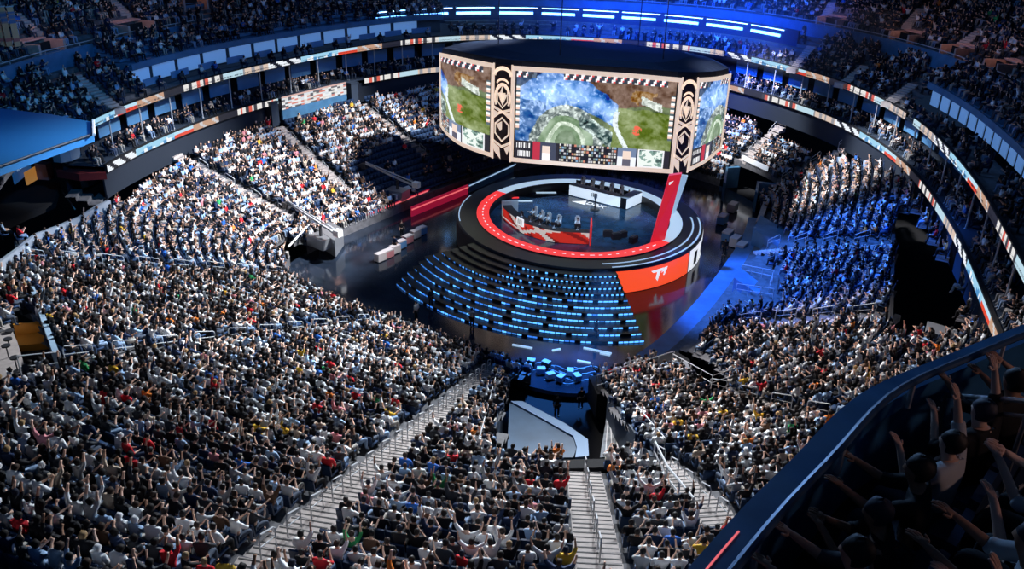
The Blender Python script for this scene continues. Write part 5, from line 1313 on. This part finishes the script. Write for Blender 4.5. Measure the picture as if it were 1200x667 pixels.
m = MB(); m.tube([(Q[i].x, Q[i].y, 27.955) for i in ii[::3]], .008, 6); tag(m.build('red_reflection_strip', M['redline']), 'thin red reflection line on the near parapet at the bottom edge', 'light strip')  # glowing tube standing in for a red reflection on the ledge
def atdepth(x, y, dep): d = ray(x, y); return Vector(CAM + d * (dep / F))
# deck people
DPOSE = {'cheer': dict(left='up', right='up', lean=.05), 'one': dict(right='up', left='clap'), 'clap': dict(left='clap', right='clap'), 'leanclap': dict(left='clap', right='clap', lean=.2, turn=.15), 'lap': dict(lean=.1), 'chin': dict(left='chin', right='fwd', turn=-.2), 'fwd': dict(left='fwd', right='fwd', lean=.1)}
DNAME = {'cheer': 'both arms raised', 'one': 'one arm raised', 'clap': 'hands together', 'leanclap': 'leaning and clapping', 'lap': 'hands on lap', 'chin': 'hand at chin', 'fwd': 'arms held forward'}
n_deck = 0; DK_SEATS = []; rr = random.Random(21)
for k in range(7):
    row = KD.off(.1 + .35 + .85 * k + .45); z = DT + .42 * k; acc = 0; c_ = 0
    lst = []
    for i in range(len(row) - 1):
        acc += (row[i + 1] - row[i]).length
        if acc < .56: continue
        acc = 0; p = row[i]; x, y, dep = pj((p.x, p.y, z + 1.1))
        if dep < 2.6 or x < 800 or x > 1270 or y > 900 or y < 330: continue
        lst.append((x, p, i, dep, y))
    for q, (x, p, i, dep, y) in enumerate(sorted(lst, key=lambda t: t[0])):
        mm = KD.n[i]; rz = atan2(-mm.y, -mm.x) - pi / 2; DK_SEATS.append(((p.x, p.y, z), rz, k, q, x))
        if rr.random() < .1 and x < 1000: continue
        if toun(p)[0] > -58 and k > 4: continue
        ky = rr.choice(['cheer', 'one', 'clap', 'leanclap', 'lap', 'chin', 'fwd', 'clap']); s = someone(); s['top'] = rr.choice([2, 3, 4, 5, 3, 1, 0, 2]); s['hair'] = rr.choice([0, 0, 1, 4])
        make_person('d' + ky, DPOSE[ky], (p.x, p.y, z), rz + rr.uniform(-.25, .15), s, 'person in %s, %s, near tier %s row, %s from left' % (TOPS[s['top']][0], DNAME[ky], ORD[k], ORD[q]), group='spectators of the near tier', sub=2, fingers=True); n_deck += 1
print('deck people', n_deck)
# stair rail loop on the near tier
a, b = atdepth(1108, 463, 8.2), atdepth(1215, 471, 6.6); a2, b2 = atdepth(1116, 480, 8.2), atdepth(1215, 489, 6.6)
root = empty('tier_handrail', a); tag(root, 'pale double handrail crossing the dark near tier at the right edge', 'handrail')
m = MB(); m.tube([a2 - a + Vector((-.05, 0, -.35)), Vector((-.03, 0, -.06)), Vector((0, 0, 0)), b - a], .022, 8); m.build('top_bar', M['steel'], root); m = MB(); m.tube([a2 - a, b2 - a], .018, 8); m.build('middle_bar', M['steel'], root)
for t in (.02, .5, .95): p = (a - a).lerp(b - a, t); m = MB(); m.tube([p, p - Vector((0, 0, 1.0))], .02, 6); m.build('post', M['steel'], root)
# ------------------------------------------------------------------ seats and people nearest the view, one by one
DECKPX = [(808, 680), (1000, 462), (1040, 445), (1100, 430), (1200, 375), (1260, 340), (1260, 700), (808, 700)]
NAVY = [(0, 462), (122, 462), (205, 667), (0, 667)]
sec = {}
for q, s in enumerate(SEATS):
    c, loc, rz, k, near, xy = s; nm = near[1]; A, B_, w, la = AISLES[nm]
    d = B_ - A; v = Vector(loc[:2]) - A; side = 'left' if (d.x * v.y - d.y * v.x) * 1 < 0 else 'right'
    # left/right as one sees it in the view
    a2 = A + d * max(0, min(1, v.dot(d) / d.length_squared)); side = 'left' if xy[0] < pj((a2.x, a2.y, loc[2] + .8))[0] else 'right'
    sec.setdefault((nm, side, k), []).append((near[0], q))
pos = {}
for key, L in sec.items():
    for n, (dd, q) in enumerate(sorted(L)): pos[q] = (key[0], key[1], key[2], n)
def vis(xy): return -5 < xy[0] < 1205 and xy[1] < 672 and not inpoly(xy[0], xy[1], DECKPX)
cand = sorted([s for s in PEOPLE if vis(s['xy']) and not inpoly(*s['xy'], NAVY)], key=lambda s: s['c'])
ONE = cand[:300 - n_deck]; oneid = {id(s) for s in ONE}
scand = sorted([q for q, s in enumerate(SEATS) if vis(s[5]) and not inpoly(*s[5], NAVY)], key=lambda q: SEATS[q][0]); SONE = scand[:300 - 12 - len(DK_SEATS)]
sset = set(SONE)
print('individual', len(ONE), len(SONE), len(DK_SEATS))
kmin = {}
for q in list(SONE) + [s['seat'] for s in ONE]:
    nm, side, k, n = pos[q]; kmin[(nm, side)] = min(kmin.get((nm, side), 99), k)
PN = ['hands on lap', 'clapping', 'arms raised', 'arms wide', 'one arm up', 'leaning and clapping', 'bent forward', 'arms out', 'hand at chin', 'turned aside', 'left arm up', 'slouching']
for s in ONE:
    nm, side, k, n = pos[s['seat']]
    lab = 'person in %s, %s, %s seat %s of %s, row %d' % (TOPS[s['top']][0], PN[s['pose']], ORD[n], side, AL[nm], k + 1)
    make_person(s['pose'], POSES[s['pose']], s['loc'], s['rz'], s, lab, group='spectators in the near rows', shoes=False)
occ = {s['seat']: s for s in PEOPLE}
m = MB(); m.box((0, -.26, .66), (.49, .07, .5), rot=Matrix.Rotation(radians(8), 3, 'X')); m.build('tmp', M['seat']); SB_ = bpy.data.objects['tmp'].data; bpy.data.objects.remove(bpy.data.objects['tmp'])
m = MB(); m.box((0, .0, .41), (.47, .45, .08)); m.box((-.26, -.05, .6), (.04, .35, .05)); SP_ = m.build('tmp', M['seatpad']).data; bpy.data.objects.remove(bpy.data.objects['tmp'])
m = MB(); m.box((0, .0, .41), (.47, .45, .08)); SP_ = m.build('tmp', M['seatpad']).data; bpy.data.objects.remove(bpy.data.objects['tmp'])
m = MB(); m.box((0, -.2, .19), (.08, .1, .36)); SL_ = m.build('tmp', M['rail']).data; bpy.data.objects.remove(bpy.data.objects['tmp'])
def seat(loc, rz, lab, grp):
    r = empty('arena_seat', loc, rz); tag(r, lab, 'seat', grp)
    for n, d in (('backrest', SB_), ('seat_pan', SP_), ('foot', SL_)): link(n, d, r)
for q in SONE:
    nm, side, k, n = pos[q]; s = occ.get(q)
    seat(SEATS[q][1], SEATS[q][2], 'navy seat %s, %s %s of the %s, row %d' % ('with person in ' + TOPS[s['top']][0] if s else 'left empty', ORD[n], side, AL[nm], k + 1), 'navy seats in the near rows')
for loc, rz, k, q, x in DK_SEATS: seat(loc, rz, 'dark seat in the near tier, %s row, %s from left' % (ORD[k], ORD[q]), 'seats of the near tier')
# everyone else
items = [(LOW[s['pose']], s['loc'], s['rz'], s['sc'], palette(s)) for s in PEOPLE + UPPER if id(s) not in oneid]
batch('crowd', items, M['crowd'])
batch('seating', [(SEATA, s[1], s[2], 1, [(.012, .03, .075), (.02, .05, .12), (.03, .03, .035)]) for q, s in enumerate(SEATS) if q not in sset] +
      [(SEATA, s['loc'], s['rz'], 1, [(.012, .03, .075)] * 3) for s in UPPER], M['crowd'])
# ------------------------------------------------------------------ light
w = bpy.data.worlds.new('world'); SC.world = w; w.use_nodes = True
w.node_tree.nodes['Background'].inputs[0].default_value = (.05, .12, .3, 1); w.node_tree.nodes['Background'].inputs[1].default_value = .10
SC.view_settings.view_transform = 'Standard'; SC.view_settings.look = 'None'; SC.view_settings.exposure = 0; SC.view_settings.gamma = 1; SC.view_settings.use_curve_mapping = False
def spot(loc, tgt, W, col, size, blend=.6, r=1.0):
    l = bpy.data.lights.new('rig_spot', 'SPOT'); l.energy = W; l.color = col; l.spot_size = radians(size); l.spot_blend = blend; l.shadow_soft_size = r
    o = bpy.data.objects.new('rig_spot', l); COL.objects.link(o); o.location = loc; d = Vector(tgt) - Vector(loc); o.rotation_euler = d.to_track_quat('-Z', 'Y').to_euler(); return o
def area(loc, tgt, W, col, size):
    l = bpy.data.lights.new('rig_area', 'AREA'); l.energy = W; l.color = col; l.size = size; l.shape = 'DISK'
    o = bpy.data.objects.new('rig_area', l); COL.objects.link(o); o.location = loc; d = Vector(tgt) - Vector(loc); o.rotation_euler = d.to_track_quat('-Z', 'Y').to_euler(); return o
WH = (.96, .97, 1); BL = (.12, .35, 1.0)
T = lambda x, y: lb(x, y)
c = un(4, -2, 40)
K = 150000
spot(un(0, 5, 38), T(300, 250), K * 2.2, WH, 36, .7)
spot(un(-15, 10, 36), T(250, 370), K * 1.1, (.9, .95, 1), 50)
spot(un(-10, 10, 38), T(450, 540), K * .85, (.85, .93, 1), 50)
spot(un(-15, 0, 36), T(720, 600), K * .6, (.95, .97, 1), 40)
spot(un(-10, -5, 36), T(930, 450), K * 1.15, (1, .95, .92), 34)
spot(un(5, -8, 38), T(1000, 205), K * 1.7, WH, 22)
spot(un(15, -5, 36), T(430, 160), K * 1.1, WH, 30)
spot(un(10, -8, 38), T(890, 150), K * 1.3, WH, 24)
spot(un(0, -10, 36), T(935, 320), K * 2.5, (.04, .2, 1), 30, .4)
# blue wash over floor, tiers
gp = at(655, 440, 0)
spot(gp + Vector((4, 12, 30)), gp, K * 1.6, (.05, .28, 1), 17, .5)
area(un(0, -3, 44), un(0, -3, 0), 3200, (.15, .4, 1), 20)
spot(un(10, 10, 36), un(0, -38, 14), K * .09, BL, 75)
spot(un(0, -15, 36), un(5, 36, 14), K * .1, BL, 80)
spot(un(0, 0, 32), un(42, -10, 16), K * .45, (.03, .15, 1), 70)
spot(un(-45, 20, 40), at(40, 150, 13), K * .25, (.05, .4, 1), 40)

for v in VOMS:
    l = bpy.data.lights.new('added_warm_light', 'POINT'); l.energy = 60; l.color = (1, .55, .42); l.shadow_soft_size = .2; o = bpy.data.objects.new('added_warm_light', l); COL.objects.link(o); o.location = v  # added warm point lights, put in so the vomitory boxes show pinkish
area(un(-50, 28, 33), un(-62, 40, 28), 900, (.3, .55, 1), 3)  # added area light, brightens the near tier's spectators
area(un(-62, 50, 33), un(-62, 40, 28), 200, (1, .6, .5), 2)  # added warm fill for the same spectators

spot(Vector((0, -12, 34)), (0, 2, 1.7), K * .28, (.45, .7, 1), 30, .8)
# haze: where the blue light hangs in the air
def haze(name, mb, dens, label=None):
    m = bpy.data.materials.new(name); m.use_nodes = True; nt = m.node_tree; nt.nodes.clear()
    o_ = nt.nodes.new('ShaderNodeOutputMaterial'); v = nt.nodes.new('ShaderNodeVolumeScatter'); v.inputs['Density'].default_value = dens; v.inputs['Color'].default_value = (.8, .9, 1, 1); v.inputs['Anisotropy'].default_value = .2
    nt.links.new(v.outputs[0], o_.inputs['Volume']); ob = mb.build(name, m); ob['kind'] = 'stuff'; return ob
m = MB(); ids = [i for i in allK if -34 < toun(K1.p[i])[1] < 16 and toun(K1.p[i])[0] > 6][::6]
I_, O_ = K1.off(-1.5), K1.off(7.0)
m.prism([(I_[i].x, I_[i].y) for i in ids] + [(O_[i].x, O_[i].y) for i in reversed(ids)], 13.2, 21)
haze('far_end_haze', m, .018)
spot(un(6, -4, 34), un(38, -8, 16), K * 1.8, (.01, .09, 1), 60, .9)
bp = at(700, 420, 0); m = MB(); m.lathe([(0.01, .05), (1.5, .05), (.9, 7), (.01, 7)], 24, c=(bp.x, bp.y)); haze('beam_haze', m, .02)
spot(Vector((bp.x, bp.y, 34)), bp, K * .35, (.06, .3, 1), 8, .5, .3)
